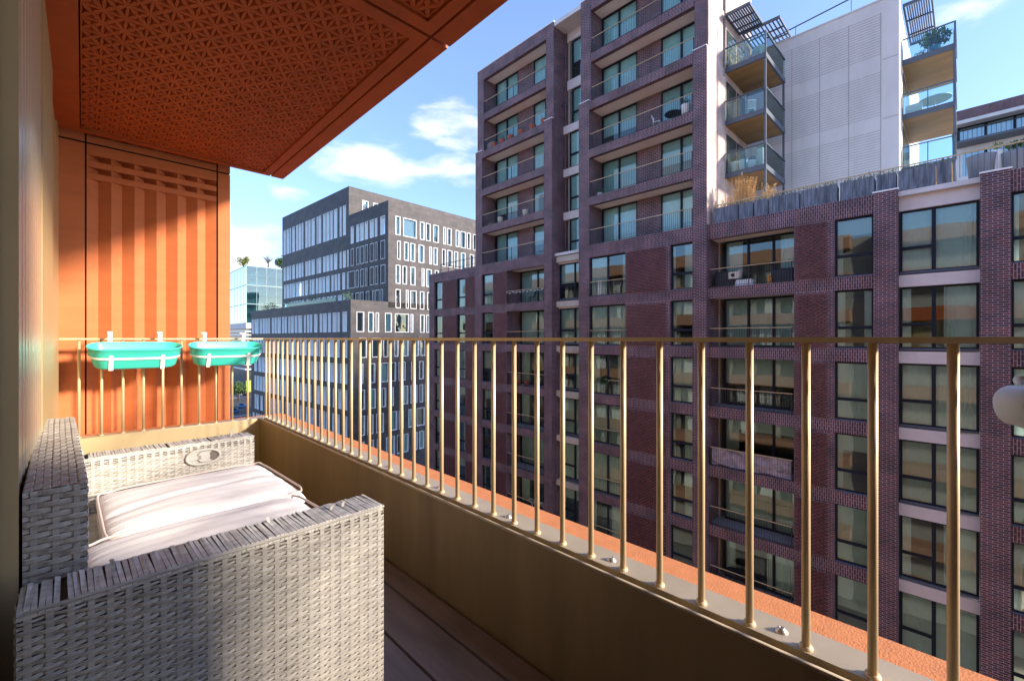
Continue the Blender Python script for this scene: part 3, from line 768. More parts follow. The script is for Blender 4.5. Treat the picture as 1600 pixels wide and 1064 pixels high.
# bulk: inner floors, back walls, roofs
for T in ROWS + [ROWS[-1] - 3.15]:
    slabs.box(25.45, 30, 9.6, 35.8, T + .08, T + .5); slabs.box(25.45, 30, -7.3, 9.6, T + .08, T + .5)
    slabs.box(24.15, 25.44, 9.63, 21.0, T + .10, T + .5); slabs.box(24.15, 25.44, 25.2, 35.8, T + .10, T + .5); slabs.box(24.9, 25.44, -7.3, 5.5, T + .12, T + .5)
for z0, z1 in UP: slabs.box(25.45, 30, 9.65, 28.85, z1 + .06, z1 + .48)
slabs.box(29.9, 30.1, -7.3, 9.6, ZB, 5.8); slabs.box(29.9, 30.1, 9.75, 35.8, ZB, 5.8); slabs.box(29.9, 30.1, 9.75, 28.8, 5.8, 22.0)
for yy in (28.8, 24.0, 20.3, 14.2, 9.65, 4.8, -.4): slabs.box(25.45, 29.9, yy - .06, yy + .06, ZB, 5.9)
for yy in (24.3, 20.2, 14.0): slabs.box(25.45, 29.9, yy - .06, yy + .06, 5.9, 21.9)
walls.box(24.1, 38, 35.5, 35.86, ZB, 6.10); walls.box(XF + 1.65, 38, 28.55, 28.89, 6.0, 22.5)
roof = MB(); roof.box(24.1, 38, 9.7, 35.8, 5.85, 6.04); roof.box(24.1, 46, -7.4, 9.6, 5.85, 6.05); roof.box(24.05, 30, 9.68, 28.8, 22.2, 22.48)
bp_each(roof, 'roof', M['conc']); roof = MB(); roof.box(24.0, 40, -7.4, 35.8, GZ, ZB); bp(roof, 'ground_floor_wall', M['conc'])
bp(walls, 'brick_walls', M['brick']); bp(sold, 'soldier_course_bands', M['soldier']); bp(rais, 'raised_bricks', M['brick_raised']); bp_each(stone, 'white_lintel', M['stone'])
bp(slabs, 'inner_floors', M['inside']); bp_each(ceil, 'balcony_ceiling', M['soffit_b']); bp_each(paving, 'balcony_floor', M['floor_b']); bp_each(caps, 'coping', M['cap'])
# side wall of the right tower: sunlight put into its pale brick colour, with a brick slot and dark doors
b = MB(); b.box(25.26, 26.0, 9.60, 9.72, 6.05, 22.5); b.box(26.35, 30.7, 9.58, 9.74, 6.05, 22.5); b.box(26.0, 26.35, 9.60, 9.72, 20.9, 22.5); b.box(26.0, 26.35, 9.60, 9.72, 6.05, 14.9); b.box(23.83, 25.26, 9.615, 9.63, 6.1, 15.6); b.box(24.03, 25.26, 9.615, 9.65, 15.6, 22.5)
bp(b, 'side_wall', M['lit_brick'])
b = MB(); b.box(26.0, 26.35, 9.70, 9.8, 14.9, 20.9); bp(b, 'slot_infill', M['brick'])

# windows, row by row
N1 = [(1.0, .64)]; TWO = [(.5, None), (.5, None)]; BAY = [(.45, .60), (.55, None)]; STR = [(.62, .62), (.38, None)]
rw = random.Random(22)
def bw(X, ya, yb, z0, z1, cols, name='window', sill=True, v=None): return window(brick, BO, X, yb, ya, z0, z1, cols, name, sill, v, rw)
def railing(X, ya, yb, z0, h=1.0, post=True, sp=.115):
    b = MB(); y = yb + .05
    while y < ya: b.box(X, X + .012, y, y + .014, z0 + .06, z0 + h - .03); y += sp
    b.box(X - .004, X + .018, yb, ya, z0 + .05, z0 + .075)
    if post:
        for yy in (yb + .02, (ya + yb) / 2, ya - .05): b.box(X + .02, X + .06, yy, yy + .03, z0, z0 + h - .03)
    o = bp(b, 'railing', M['rail_dark'])
    t = MB(); t.box(X - .015, X + .035, yb, ya, z0 + h - .03, z0 + h); t.build('top_rail', M['rail_gold'], o)
    return o
for k, T in enumerate(ROWS):
    zb = T - 2.58
    for ya, yb in ((35.0, 33.71), (31.57, 30.29), (28.10, 26.70)): bw(XF + .16, ya, yb, zb, T, N1)
    bw(XF + 1.42, 24.95, 21.2, zb, T + .02, TWO, 'balcony_door', False, rw.choice((0, 1, 3, 6, 4)))
    railing(XF + .05, 25.05, 21.2, zb, 1.0)
    bw(24.5, 20.28, 18.10, zb + (.07 if k else .05), T, STR)
    bw(XF + .16, 17.24, 14.53, zb, T, TWO, v=(1, 0, 6, 4, 0, 2, 1)[k])
    railing(XF + .06, 17.2, 14.57, zb + .02, .97, False)
    bw(XF + .16, 11.66, 10.38, zb, T, N1)
    bw(XR + 1.4, 9.3, 5.68, zb, T + .02, [(.34, None), (.33, None), (.33, None)], 'balcony_door', False, (6, 4, 3, 5, 4, 2, 6)[k])
    railing(XR + .05, 9.55, 5.72, zb, 1.0)
    bw(XR + .14, 4.08, 2.73, zb, T, N1, v=(5, 6, 0, 5, 4, 3, 4)[k])
    bw(24.5, 1.93, -.35, zb + .0, T, BAY, v=(0, 2, 0, 4, 2, 4, 1)[k])
    bw(XR + .16, -1.13, -2.5, zb, T, N1)
    bw(XR + .16, -4.2, -6.2, zb, T, TWO)
for i, (z0, z1) in enumerate(UP):
    o2 = .12 if i >= 3 else 0; zr = z0 + (-.02)
    bw(25.25, 27.9, 25.25, z0, z1 + .02, TWO, 'balcony_door', False, (4, 3, 0, 4, 0)[i]); bw(25.25, 23.55, 21.2, z0, z1 + .02, [(1.0, None)], 'balcony_door', False, (3, 5, 0, 1, 0)[i])
    bw(25.25, 17.2, 14.56, z0, z1 + .02, TWO, 'balcony_door', False, (0, 4, 3, 0, 0)[i]); bw(25.25, 12.96, 10.4, z0, z1 + .02, TWO, 'balcony_door', False, (0, 3, 4, 0, 0)[i])
    railing(XF + .05 + (.2 if i >= 3 else 0), 28.05, 21.2, z0, 1.02, True, .13); railing(XF + .05 + (.2 if i >= 3 else 0), 17.2, 10.4, z0, 1.02)
b = MB()
for z0, z1 in UP: b.box(25.25, 25.5, 23.55, 25.25, z0, z1); b.box(25.25, 25.5, 12.96, 14.56, z0, z1)
bp_each(b, 'balcony_back_wall', M['brick'])
for i, (z0, z1, X) in enumerate(((5.98, 8.57, 25.2), (9.12, 11.70, 25.2), (12.25, 14.81, 25.2), (15.36, 18.07, 25.5), (18.74, 21.57, 25.5))):
    bw(X, 19.95, 18.10, z0, z1, [(1.0, .62)], v=(4, 4, 1, 4, 3)[i])
for X0 in (26.5,):
    for z0 in (9.4, 12.42, 15.42):
        for xx in (26.45, 28.1):
            b = MB(); b.box(xx, xx + 1.5, 9.56, 9.577, z0, z0 + 2.3); o = bp(b, 'side_door', M['frame'])
            b = MB(); b.box(xx + .08, xx + 1.42, 9.548, 9.556, z0 + .08, z0 + 2.22); b.build('pane', mat_dark := bpy.data.materials.get('dark_reflective_glass'), o)

# glass balconies
def glass_balcony(X0, X1, Y0, Y1, z, name='glass_balcony'):
    """slab from X0 to X1 and Y0 (outer) to Y1 (wall side)"""
    b = MB(); b.box(X0, X1, Y0, Y1, z, z + .27)
    o = bp(b, name, M['steel'])
    c = MB(); c.box(X0 + .12, X1 - .12, Y0 + .12, Y1, z - .012, z - .003); c.build('underside', M['soffit_gold'], o)
    g = MB(); g.box(X0 + .03, X0 + .045, Y0 + .05, Y1, z + .30, z + 1.36); g.box(X0 + .06, X1, Y0 + .03, Y0 + .045, z + .30, z + 1.36); g.build('glass', M['glass_rail'], o)
    h = MB(); h.box(X0 - .01, X0 + .05, Y0, Y1, z + 1.36, z + 1.41); h.box(X0 + .05, X1, Y0 - .01, Y0 + .05, z + 1.36, z + 1.41)
    h.box(X0 - .012, X0 + .05, Y0 - .002, Y0 + .07, z - .02, z + 1.36)
    for i in range(1, 5):
        xx = X0 + (X1 - X0) * i / 5; h.box(xx - .025, xx + .025, Y0 + .05, Y0 + .10, z + .1, z + 1.36)
    h.box(X0 + .05, X0 + .1, (Y0 + Y1) / 2, (Y0 + Y1) / 2 + .04, z + .1, z + 1.36)
    h.build('rail', M['steel'], o)
    return o
for z in (9.13, 12.14, 15.14): glass_balcony(26.3, 29.9, 7.48, 9.58, z)
b = MB(); b.box(26.33, 26.43, 7.5, 7.6, 6.1, 15.1); b.box(29.75, 29.85, 7.5, 7.6, 6.1, 15.1); bp(b, 'balcony_post', M['steel'])
def pergola(X0, X1, Y0, Y1, z, n, root_b=bp):
    b = MB()
    for xx in (X0, X1 - .08): b.box(xx, xx + .08, Y0, Y1, z, z + .16)
    for yy in (Y0, Y1 - .08): b.box(X0 + .08, X1 - .08, yy, yy + .08, z, z + .16)
    b.box(X0 + (X1 - X0) * .35, X0 + (X1 - X0) * .35 + .07, Y0 + .08, Y1 - .08, z - .02, z + .05); b.box(X0 + (X1 - X0) * .7, X0 + (X1 - X0) * .7 + .07, Y0 + .08, Y1 - .08, z - .02, z + .05)
    for i in range(n):
        yy = Y0 + .12 + (Y1 - Y0 - .24) * (i + .5) / n; b.box(X0 + .08, X1 - .08, yy - .03, yy + .03, z + .052, z + .16)
    root_b(b, 'pergola', M['steel'])
pergola(26.2, 28.5, 8.25, 9.56, 18.3, 9); pergola(28.7, 31.3, 7.45, 9.5, 18.4, 9)
# terrace railing on the right-hand block
b = MB(); y = -7.2
while y < 9.55: b.box(24.06, 24.075, y, y + .016, 6.15, 7.02); y += .16
for yy in [i * 1.9 - 7.0 for i in range(9)]: b.box(24.09, 24.14, yy, yy + .04, 6.06, 7.02)
o = bp(b, 'terrace_railing', M['steel']); t = MB(); t.box(24.045, 24.10, -7.3, 9.6, 7.02, 7.06); t.build('top_rail', M['rail_gold'], o)
b = MB()
for yy in (35.5, 34.3, 33.1, 31.9, 30.7, 29.5): b.box(24.9, 24.95, yy, yy + .05, 6.1, 7.2)
b.box(24.89, 24.96, 29.0, 35.6, 7.16, 7.2); b.box(24.9, 24.93, 29.0, 35.6, 6.62, 6.65); b.box(24.9, 28, 35.5, 35.56, 7.16, 7.2); bp(b, 'roof_railing', M['rail_dark'])

# pale precast block behind
pale = tag(empty('pale_apartment_block', (30.6, 6, GZ)), 'pale precast apartment block with fine horizontal grooves rising behind the plum brick roof terrace', 'building')
PO = Vector((-30.6, -6, -GZ))
def pp(mb, name, m):
    o = mb.build(name, m, pale); o.location = PO; return o
b = MB(); b.box(30.6, 31.2, 2.44, 9.55, 6.0, 18.05); b.box(31.2, 45, 2.46, 9.55, GZ, 18.0); b.box(30.55, 31.25, 2.42, 9.6, 18.05, 18.12); pp(b, 'wall', M['conc'])
b = MB()
for z0, z1 in ((15.2, 17.35), (11.95, 14.35), (8.7, 11.25)):
    z = z0
    while z < z1: b.box(30.592, 30.62, 3.17, 8.9, z, z + .013); z += .142
for yy in (3.17, 4.55, 5.9, 7.3): b.box(30.590, 30.62, yy, yy + .016, 8.0, 17.4)
for z in (11.7, 14.85): b.box(30.588, 30.62, 2.46, 3.1, z, z + .016)
pp(b, 'grooves', M['conc_line'])
bp_save = bp
def bp(mb, name, m, smooth=False):
    o = mb.build(name, m, pale, smooth); o.location = PO; return o
for z in (9.13, 12.05, 15.05): glass_balcony(32.4, 36.8, .37, 2.45, z)
b = MB(); b.box(32.45, 32.52, .4, .47, 6.1, 15.0); b.box(36.6, 36.7, .4, .47, 6.1, 15.0); bp(b, 'balcony_post', M['steel'])
pergola(32.5, 37.2, 1.25, 2.45, 18.3, 10, bp)
b = MB()
for z in (9.4, 12.32): b.box(32.6, 36.6, 2.425, 2.44, z + .02, z + 2.4)
bp(b, 'glazing', bpy.data.materials['dark_reflective_glass'])
bp = bp_save
w_ = tag(empty('roof_cable', (31, 5, 18)), 'thin dark cable crossing the sky above the pale grooved wall', 'cable')
b = MB(); b.tube([(0, 3.4, .78), (0, -4, 1.42)], .035, 6); b.tube([(0, 2.2, .05), (0, 2.2, .88)], .02, 6); b.tube([(0, -.5, .05), (0, -.5, 1.12)], .02, 6); b.build('cable', M['rail_dark'], w_)

# far brick penthouse block on the right
pent = tag(empty('distant_penthouse_block', (71, -6, GZ)), 'distant brick topped penthouse block with wide blue windows at the right edge', 'building')
def qp(mb, name, m):
    o = mb.build(name, m, pent); o.location = (-71, 6, -GZ); return o
b = MB(); b.box(70.2, 84, -26, 1.2, 24.3, 25.4); qp(b, 'brick_fascia', M['soldier'])
b = MB(); b.box(70.2, 84, -25.9, 1.1, 23.9, 24.28); b.box(71.4, 84, -26, 1.0, 21.0, 21.55); b.box(71.0, 84, -26, 1.0, GZ, 18.2); b.box(71.3, 72, .3, 1.0, 18.2, 21); qp(b, 'cream_wall', M['conc'])
b = MB(); b.box(69.4, 71.5, -26, 1.0, 21.57, 21.8); b.box(71.4, 72.2, .9, 1.1, 18, 24); qp(b, 'dark_slab', M['steel'])
blu = glass_mat('blue_reflective_glass', (.7, .88, .95), 4.0, .0)
fm = MB(); gm = MB()
for z0, z1 in ((21.8, 23.9), (18.2, 21.0)):
    y = .6
    while y > -25:
        fm.box(71.5, 71.7, y - .12, y + .12, z0, z1); gm.quad([(71.6, y - .12, z0), (71.6, y - 2.0, z0), (71.6, y - 2.0, z1), (71.6, y - .12, z1)]); y -= 2.12
    fm.box(71.5, 71.7, -25, 1, z1 - .12, z1); fm.box(71.5, 71.7, -25, 1, z0, z0 + .1)
qp(fm, 'window_frames', M['frame']); qp(gm, 'window_panes', blu)
b = MB(); b.box(74, 74.2, -26, 1, 18, 24); b.box(71.75, 71.8, -26, 1, 18.2, 24); qp(b, 'blinds', M['blind'])
b = MB(); y = .9
while y > -25: b.box(69.5, 69.55, y, y + .04, 21.8, 22.85); y -= (.35)
b.box(69.48, 69.56, -26, 1, 22.83, 22.9); qp(b, 'railing', M['rail_dark'])

# ================================================================== DARK OFFICE BUILDING
TH = 3.37
office = tag(empty('dark_office_building', (0, 0, GZ), R(TH)), 'stepped dark grey office building with rows of narrow white framed windows', 'building')
def op(mb, name, m):
    o = mb.build(name, m, office); o.location = (0, 0, -GZ); return o
tb = R(YAW + TH); sb, cb_ = math.sin(tb), math.cos(tb)
def yo(px, X): a = (px - 800) / 690; return X * (cb_ - sb * a) / (sb + cb_ * a)      # street face: distance along it
def xo(px, Y): a = (px - 800) / 690; return Y * (sb + cb_ * a) / (cb_ - sb * a)
OX, OX3, OY = 38.4, 32.1, 61.65
FT = [19.7 - 3.92 * k for k in range(11)]            # window head levels
rowA = [(118,148),(160,200),(203,220),(238,272),(292,320),(326,365),(368,390),(420,455),(460,490),(505,548),(575,597),(600,637),(665,705),(710,752),(765,797),(815,860),(895,920),(940,980)]
rowBx = [(1000,1018),(1048,1088),(1125,1168),(1180,1232),(1243,1285),(1312,1370),(1382,1415),(1458,1522)]
rowC = [(98,120),(128,160),(165,185),(190,222),(232,295),(298,320),(332,365),(383,402),(405,435),(452,478),(483,520),(525,553),(565,603),(625,648),(660,690),(697,718),(745,775),(797,885),(893,925),(945,985),(1000,1020),(1050,1098),(1107,1140),(1168,1220)]
rowD = [(95,125),(135,160),(163,190),(205,225),(230,255),(260,283),(298,320),(347,367),(370,400),(412,438),(450,478),(482,502),(525,560),(575,603),(610,645),(652,675),(697,738),(753,785),(793,825),(840,862),(890,935),(943,978),(1007,1042),(1077,1100),(1110,1155),(1170,1193)]
rowF = [(78,95),(98,128),(147,170),(177,205),(218,245),(258,298),(320,340),(355,382),(388,410),(433,468),(495,525),(533,573),(588,618),(638,682),(692,715),(747,795)]
rowFl = [(305,328),(338,385),(402,432),(442,470),(473,500),(507,527),(552,582),(585,610),(622,660),(678,705),(708,735)]
cA = lambda l: [(430 + a / 8.867, 430 + b / 8.867) for a, b in l]
cC = lambda l: [(430 + a / 7.094, 430 + b / 7.094) for a, b in l]
cL = lambda l: [(355 + a / 7.884, 355 + b / 7.884) for a, b in l]
cR0 = lambda l: [(595 + a / 8.869, 595 + b / 8.869) for a, b in l]
cR3 = lambda l: [(595 + a / 9.67, 595 + b / 9.67) for a, b in l]
street = []                                         # (X plane, y0, y1, z0, z1)
rf = random.Random(4)
def clampgap(sp):
    sp = sorted(sp); out = []
    for a, b in sp:
        if out and a < out[-1][1] + .34: a = out[-1][1] + .34
        if b - a > .22: out.append((a, b))
    return out
def fill_rand(lo, hi, r):
    out = []; y = lo + .5
    while y < hi - 1:
        w = r.choice((.7, .9, 1.0, 1.3, 1.6)); out.append((y, y + w)); y += w + r.choice((.35, .4, .5, .9, 1.1))
    return [q for q in out if q[1] < hi - .4]
def add_row(X, spans_, z0, z1): street.append((X, clampgap(spans_), z0, z1))
S = lambda l, X: [tuple(sorted((yo(a, X), yo(b, X)))) for a, b in l]
add_row(OX, S(cA(rowA), OX), FT[0] - 1.1, FT[0] + 4.3)
lowB = S(cA([(a, b) for a, b in rowBx]), OX)
add_row(OX, lowB, FT[0] - 3.0, FT[0])
add_row(OX, S(cA(rowA + rowBx), OX), FT[1] - 3.0 + .0, FT[1])
add_row(OX, S(cC(rowC), OX), FT[2] - 3.0, FT[2]); add_row(OX, S(cC(rowD), OX), FT[3] - 3.0, FT[3])
add_row(OX, fill_rand(63, 104.5, rf), FT[4] - 2.4, FT[4])
add_row(OX3, S(cL(rowFl) + cC(rowF), OX3), FT[4] - 3.0, FT[4])
for k in range(5, 10): add_row(OX3, fill_rand(62.2, 104.6, rf), FT[k] - 3.0, FT[k])
south = []
S2 = lambda l: [tuple(sorted((xo(a, OY), xo(b, OY)))) for a, b in l]
r0 = S2(cR0([(205,272),(312,497),(543,603),(625,688),(728,803),(868,903),(925,980),(1040,1087),(1107,1180),(1197,1247),(1278,1330)]))
r1 = S2(cR0([(230,275),(323,387),(412,475),(525,600),(675,707),(733,785),(850,900),(925,990),(1020,1070),(1112,1175),(1235,1290)]))
r2 = S2(cR0([(208,270),(303,362),(412,478),(568,603),(632,705),(750,800)])); r3 = S2(cR3([(225,298),(380,420),(448,540),(592,655),(705,760)]))
r4 = S2(cR3([(65,165),(215,425),(452,490),(595,660),(690,740)]) + cC([(903,985),(1033,1093),(1115,1150)]))
for k, l in enumerate((r0, r1, r2 , r3, r4)):
    far = fill_rand((56 if k > 1 else 60), 78, rf); south.append((clampgap(l + far), FT[k] - 3.0, FT[k]))
for k in range(5, 10): south.append((clampgap(fill_rand(OX3 + .8, 78, rf)), FT[k] - 3.0, FT[k]))
def holes_x(mb, X, th, lo, hi, rows, zb, zt):
    z = zt
    for sp, z0, z1 in sorted(rows, key=lambda r: -r[2]):
        mb.box(X, X + th, lo, hi, z1, z); y = lo
        for a, b in sorted(sp):
            mb.box(X, X + th, y, a, z0, z1); y = b
        mb.box(X, X + th, y, hi, z0, z1); z = z0
    mb.box(X, X + th, lo, hi, zb, z)
def holes_y(mb, Y, th, lo, hi, rows, zb, zt):
    z = zt
    for sp, z0, z1 in sorted(rows, key=lambda r: -r[2]):
        mb.box(lo, hi, Y, Y + th, z1, z); x = lo
        for a, b in sorted(sp):
            mb.box(x, a, Y, Y + th, z0, z1); x = b
        mb.box(x, hi, Y, Y + th, z0, z1); z = z0
    mb.box(lo, hi, Y, Y + th, zb, z)
b = MB(); thk = .5
r_ = [(sp, z0, z1) for X, sp, z0, z1 in street if X == OX]
holes_x(b, OX, thk, 74.4, 105, [q for q in r_ if q is not r_[1]], 0, 27.1)
holes_x(b, OX, thk, OY + .502, 74.39, [([s for s in sp if s[1] < 74.3], z0, z1) for sp, z0, z1 in r_[1:]], 0, 21.9)
holes_x(b, OX3, thk, OY + .502, 105, [(sp, z0, z1) for X, sp, z0, z1 in street if X == OX3], GZ, 5.8)
up = [(([s for s in sp if s[0] > OX + .8]), z0, z1) for sp, z0, z1 in south if z1 > 4.2]
holes_y(b, OY, thk, OX + .0, 80, up, 5.8, 21.9)
holes_y(b, OY, thk, OX3, 80, [q for q in south if q[2] < 4.5], GZ, 5.798)
holes_y(b, 74.4, thk, OX + .502, 80, [([(OX + 2 + .9 * i * 2.2, OX + 3.2 + 2.0 * i) for i in range(0)] + [(41.0, 42.2), (43.2, 45.0), (46.2, 47.0)], 22.4, 25.2)], 21.9, 27.1)
b.box(OX + .5, 80, 104.5, 105, 0, 27); b.box(OX3 + .5, 80, 104.5, 104.9, GZ, 5.7)
op(b, 'cladding_walls', M['office'])
b = MB(); b.box(OX + .5, 80, 75, 104.4, 26.3, 26.6); b.box(OX + .5, 80, OY + .5, 74.3, 21.2, 21.5); b.box(OX3 + .5, OX, OY + .5, 104.4, 5.0, 5.3)
for k in range(10): b.box(OX3 + .55 if k > 3 else OX + .55, 79, OY + .55, 104, FT[k] + .2, FT[k] + .55)
b.box(OX + 3.5, OX + 3.6, 75, 104, GZ, 26); b.box(OX + 3.5, OX + 3.6, OY + 4, 75, GZ, 21); b.box(OX3 + 4.5, 79, OY + 4, OY + 4.1, GZ, 5); b.box(OX + 4.5, 79, OY + 4, OY + 4.1, 5.2, 21); op(b, 'inner_floors', M['office_in'])
# windows: white reveal tubes with a pane; the largest hundred are parts, the rest one mass
allw = []
for X, sp, z0, z1 in street:
    for a, c in sp:
        if X == OX and z1 < 21 and z1 > 19 and a > 74.3: continue
        if X == OX and z0 < 5.0 and False: continue
        d = sb * X + cb_ * a; allw.append(((c - a) * (z1 - z0) / d ** 2 * .5, 'x', X, a, c, z0, z1))
for sp, z0, z1 in south:
    for a, c in sp: d = sb * a + cb_ * OY; allw.append(((c - a) * (z1 - z0) / d ** 2 * (1 if a < 58 else .01), 'y', OY, a, c, z0, z1))
for a, c in ((41.0, 42.2), (43.2, 45.0), (46.2, 47.0)): allw.append((1, 'y', 74.4, a, c, 22.4, 25.2))
allw.sort(key=lambda t: -t[0])
def office_win(fmb, pmb, ax, P, a, c, z0, z1, r):
    t = .07; dd = .46
    if ax == 'x':
        B = lambda mb, x0, x1, y0, y1, u0, u1: mb.box(x0, x1, y0, y1, u0, u1)
    else:
        B = lambda mb, x0, x1, y0, y1, u0, u1: mb.box(y0, y1, x0, x1, u0, u1)
    B(fmb, P - .012, P + dd, a + .004, a + t, z0 + .004, z1 - .004); B(fmb, P - .012, P + dd, c - t, c - .004, z0 + .004, z1 - .004)
    B(fmb, P - .012, P + dd, a + t, c - t, z1 - t, z1 - .004); B(fmb, P - .012, P + dd, a + t, c - t, z0 + .004, z0 + t)
    x = P + dd - .1
    if ax == 'x': pmb.quad([(x, a + t, z0 + t), (x, c - t, z0 + t), (x, c - t, z1 - t), (x, a + t, z1 - t)], 0)
    else: pmb.quad([(a + t, x, z0 + t), (c - t, x, z0 + t), (c - t, x, z1 - t), (a + t, x, z1 - t)], 0)
    q = r.random(); x2 = x + .12; zl = z1 - (z1 - z0) * (1.0 if q < .45 else r.uniform(.1, .7))
    if q < .8:
        if ax == 'x': pmb.quad([(x2, a + t, zl), (x2, c - t, zl), (x2, c - t, z1 - t), (x2, a + t, z1 - t)], 1)
        else:
            if q < .5: pmb.quad([(a + t, x2, zl), (c - t, x2, zl), (c - t, x2, z1 - t), (a + t, x2, z1 - t)], 1)
ro = random.Random(9); fm = MB(); gm = MB()
for i, (ar, ax, P, a, c, z0, z1) in enumerate(allw):
    if i < 100:
        f_ = MB(); g_ = MB(); office_win(f_, g_, ax, P, a, c, z0, z1, ro)
        o = op(f_, 'window', M['office_frame']); g_.build('pane', [M['glass_office'], M['blind_o']], o)
    else: office_win(fm, gm, ax, P, a, c, z0, z1, ro)
o = tag(op(fm, 'window_rows', M['office_frame']), kind='stuff'); tag(gm.build('panes', [M['glass_office'], M['blind_o']], o), kind='stuff')
b = MB(); b.box(OX3 + .6, OX3 + .63, OY + 6, 88, 5.8, 6.5); op(b, 'terrace_glass', M['glass_rail'])
b = MB(); b.box(OX3 + 1.6, OX3 + 1.63, 66, 100, 5.9, 7.0)
b = MB(); leafs = random.Random(3)
for yy in (66, 78, 90, 97, 101): leafball(b, (OX3 + 1.6, yy, 6.6), .9, 120, .16, 0, leafs)
o = tag(op(b, 'terrace_plants', M['leaf']), kind='stuff')

# ================================================================== GLASS BUILDING, STREET AND CARS
glassb = tag(empty('glass_office_building', (46.6, 198.8, GZ)), 'pale green glass office building with rooftop trees at the end of the street', 'building')
def gp(mb, name, m):
    o = mb.build(name, m, glassb); o.location = (-46.6, -198.8, -GZ); return o
gx, gy = 46.6, 198.8; ztop = 28.9
fl = [6.2, 13.8, 21.3, 28.9]
b = MB()
for z0, z1 in zip(fl[:-1], fl[1:]):
    for i in range(9): b.quad([(gx + i * 3.6, gy, z0 + .1), (gx + i * 3.6 + 3.5, gy, z0 + .1), (gx + i * 3.6 + 3.5, gy, z1 - .15), (gx + i * 3.6, gy, z1 - .15)])
    for i in range(26): b.quad([(gx, gy + .1 + i * 2.4, z0 + .1), (gx, gy + 2.4 + i * 2.4, z0 + .1), (gx, gy + 2.4 + i * 2.4, z1 - .15), (gx, gy + .1 + i * 2.4, z1 - .15)])
gp(b, 'curtain_glazing', glass_mat('pale_green_glass', (.62, .86, .84), 2.3, .05, scale=.1))
b = MB()
for z in fl: b.box(gx - .08, gx + 33, gy - .08, gy + 62, z - .16, z + .14)
for i in range(10): b.box(gx + i * 3.6 - .09, gx + i * 3.6 + .05, gy - .1, gy + .06, fl[0], ztop)
for i in range(26): b.box(gx - .1, gx + .05, gy + i * 2.4, gy + i * 2.4 + .10, fl[0], ztop)
gp(b, 'mullions', mat('glazing_grey', (.22, .34, .36), .4))
b = MB(); b.box(gx + 6, gx + 33, gy + 6, gy + 60, fl[0], ztop - .3)
for z in fl[:-1]: b.box(gx + .3, gx + 33, gy + .3, gy + 60, z + .2, z + .5); b.box(gx + .3, gx + 33, gy + .3, gy + 60, z + 3.8, z + 4.1)
gp(b, 'inner_floors', mat('pale_office_interior', (.50, .60, .58), .8, noise_amt=.5, noise_scale=.15))
b = MB()
for z in fl[:-1]:
    b.bar((gx + 19, gy + .5, z + 1), (gx + 13.0, gy + .5, z + 3.6), .35); b.bar((gx + 13.0, gy + .5, z + 3.6), (gx + 19, gy + .5, z + 6.6), .35)
gp(b, 'zigzag_stairs', M['white'])
b = MB(); b.box(gx - .2, gx + 33, gy - .2, gy + 60, 4.0, 6.0); gp(b, 'white_soffit_band', M['stone'])
b = MB(); b.box(gx + 1, gx + 33, gy + 1, gy + 60, GZ, 4.0); gp(b, 'dark_podium', mat('dark_podium_glass', (.03, .04, .05), .25, noise_amt=.5, noise_scale=.3))
b = MB()
for z in (2.6, 1.2, -.2, -3.2, -6.8, -10.6, -12.4): b.box(gx - .6, gx + 30, gy - .6, gy + 50, z, z + .45)
gp(b, 'podium_ledges', M['white'])
def tree(name, label, loc, r, h, n, leafm, size=.5, bare=False, group=None):
    root = tag(empty(name, loc), label, 'tree', group); rr = random.Random(int(loc[0] * 7 + loc[1]))
    t = MB(); t.tube([(0, 0, 0), (.05, 0, h * .5), (0, .05, h * .8)], [r * .12, r * .09, r * .04], 7)
    for i in range(9 if not bare else 22):
        a = rr.uniform(0, 6.28); e = rr.uniform(.5, 1.2); d = Vector((math.cos(a) * math.cos(e), math.sin(a) * math.cos(e), math.sin(e))); p = Vector((0, 0, h * rr.uniform(.35, .7)))
        t.tube([p, p + d * r * .5, p + d * r * 1.0 + Vector((0, 0, r * .15))], [r * .05, r * .035, r * .015], 5)
    t.build('trunk', M['bark'], root, True)
    if not bare:
        c = MB()
        for i in range(7):
            cc = (rr.uniform(-.5, .5) * r, rr.uniform(-.5, .5) * r, h * .75 + rr.uniform(-.3, .45) * r); leafball(c, cc, r * .55, n // 7, size, 0, rr)
        c.build('crown', leafm, root)
    return root
tree('rooftop_tree', 'small yellow-green tree on the left corner of the glass roof', (gx + .9, gy + 9, ztop), 2.6, 3.4, 420, M['leaf_y'], .42, group='trees on the glass building roof')
tree('rooftop_tree', 'bare branched tree between two leafy ones on the glass roof', (gx + 8.2, gy + 1.5, ztop), 2.6, 4.6, 0, M['leaf'], bare=True, group='trees on the glass building roof')
tree('rooftop_tree', 'dense dark green tree on the glass roof beside the dark office block', (gx + 13.2, gy + 1.5, ztop), 3.1, 4.2, 900, M['leaf'], .45, group='trees on the glass building roof')

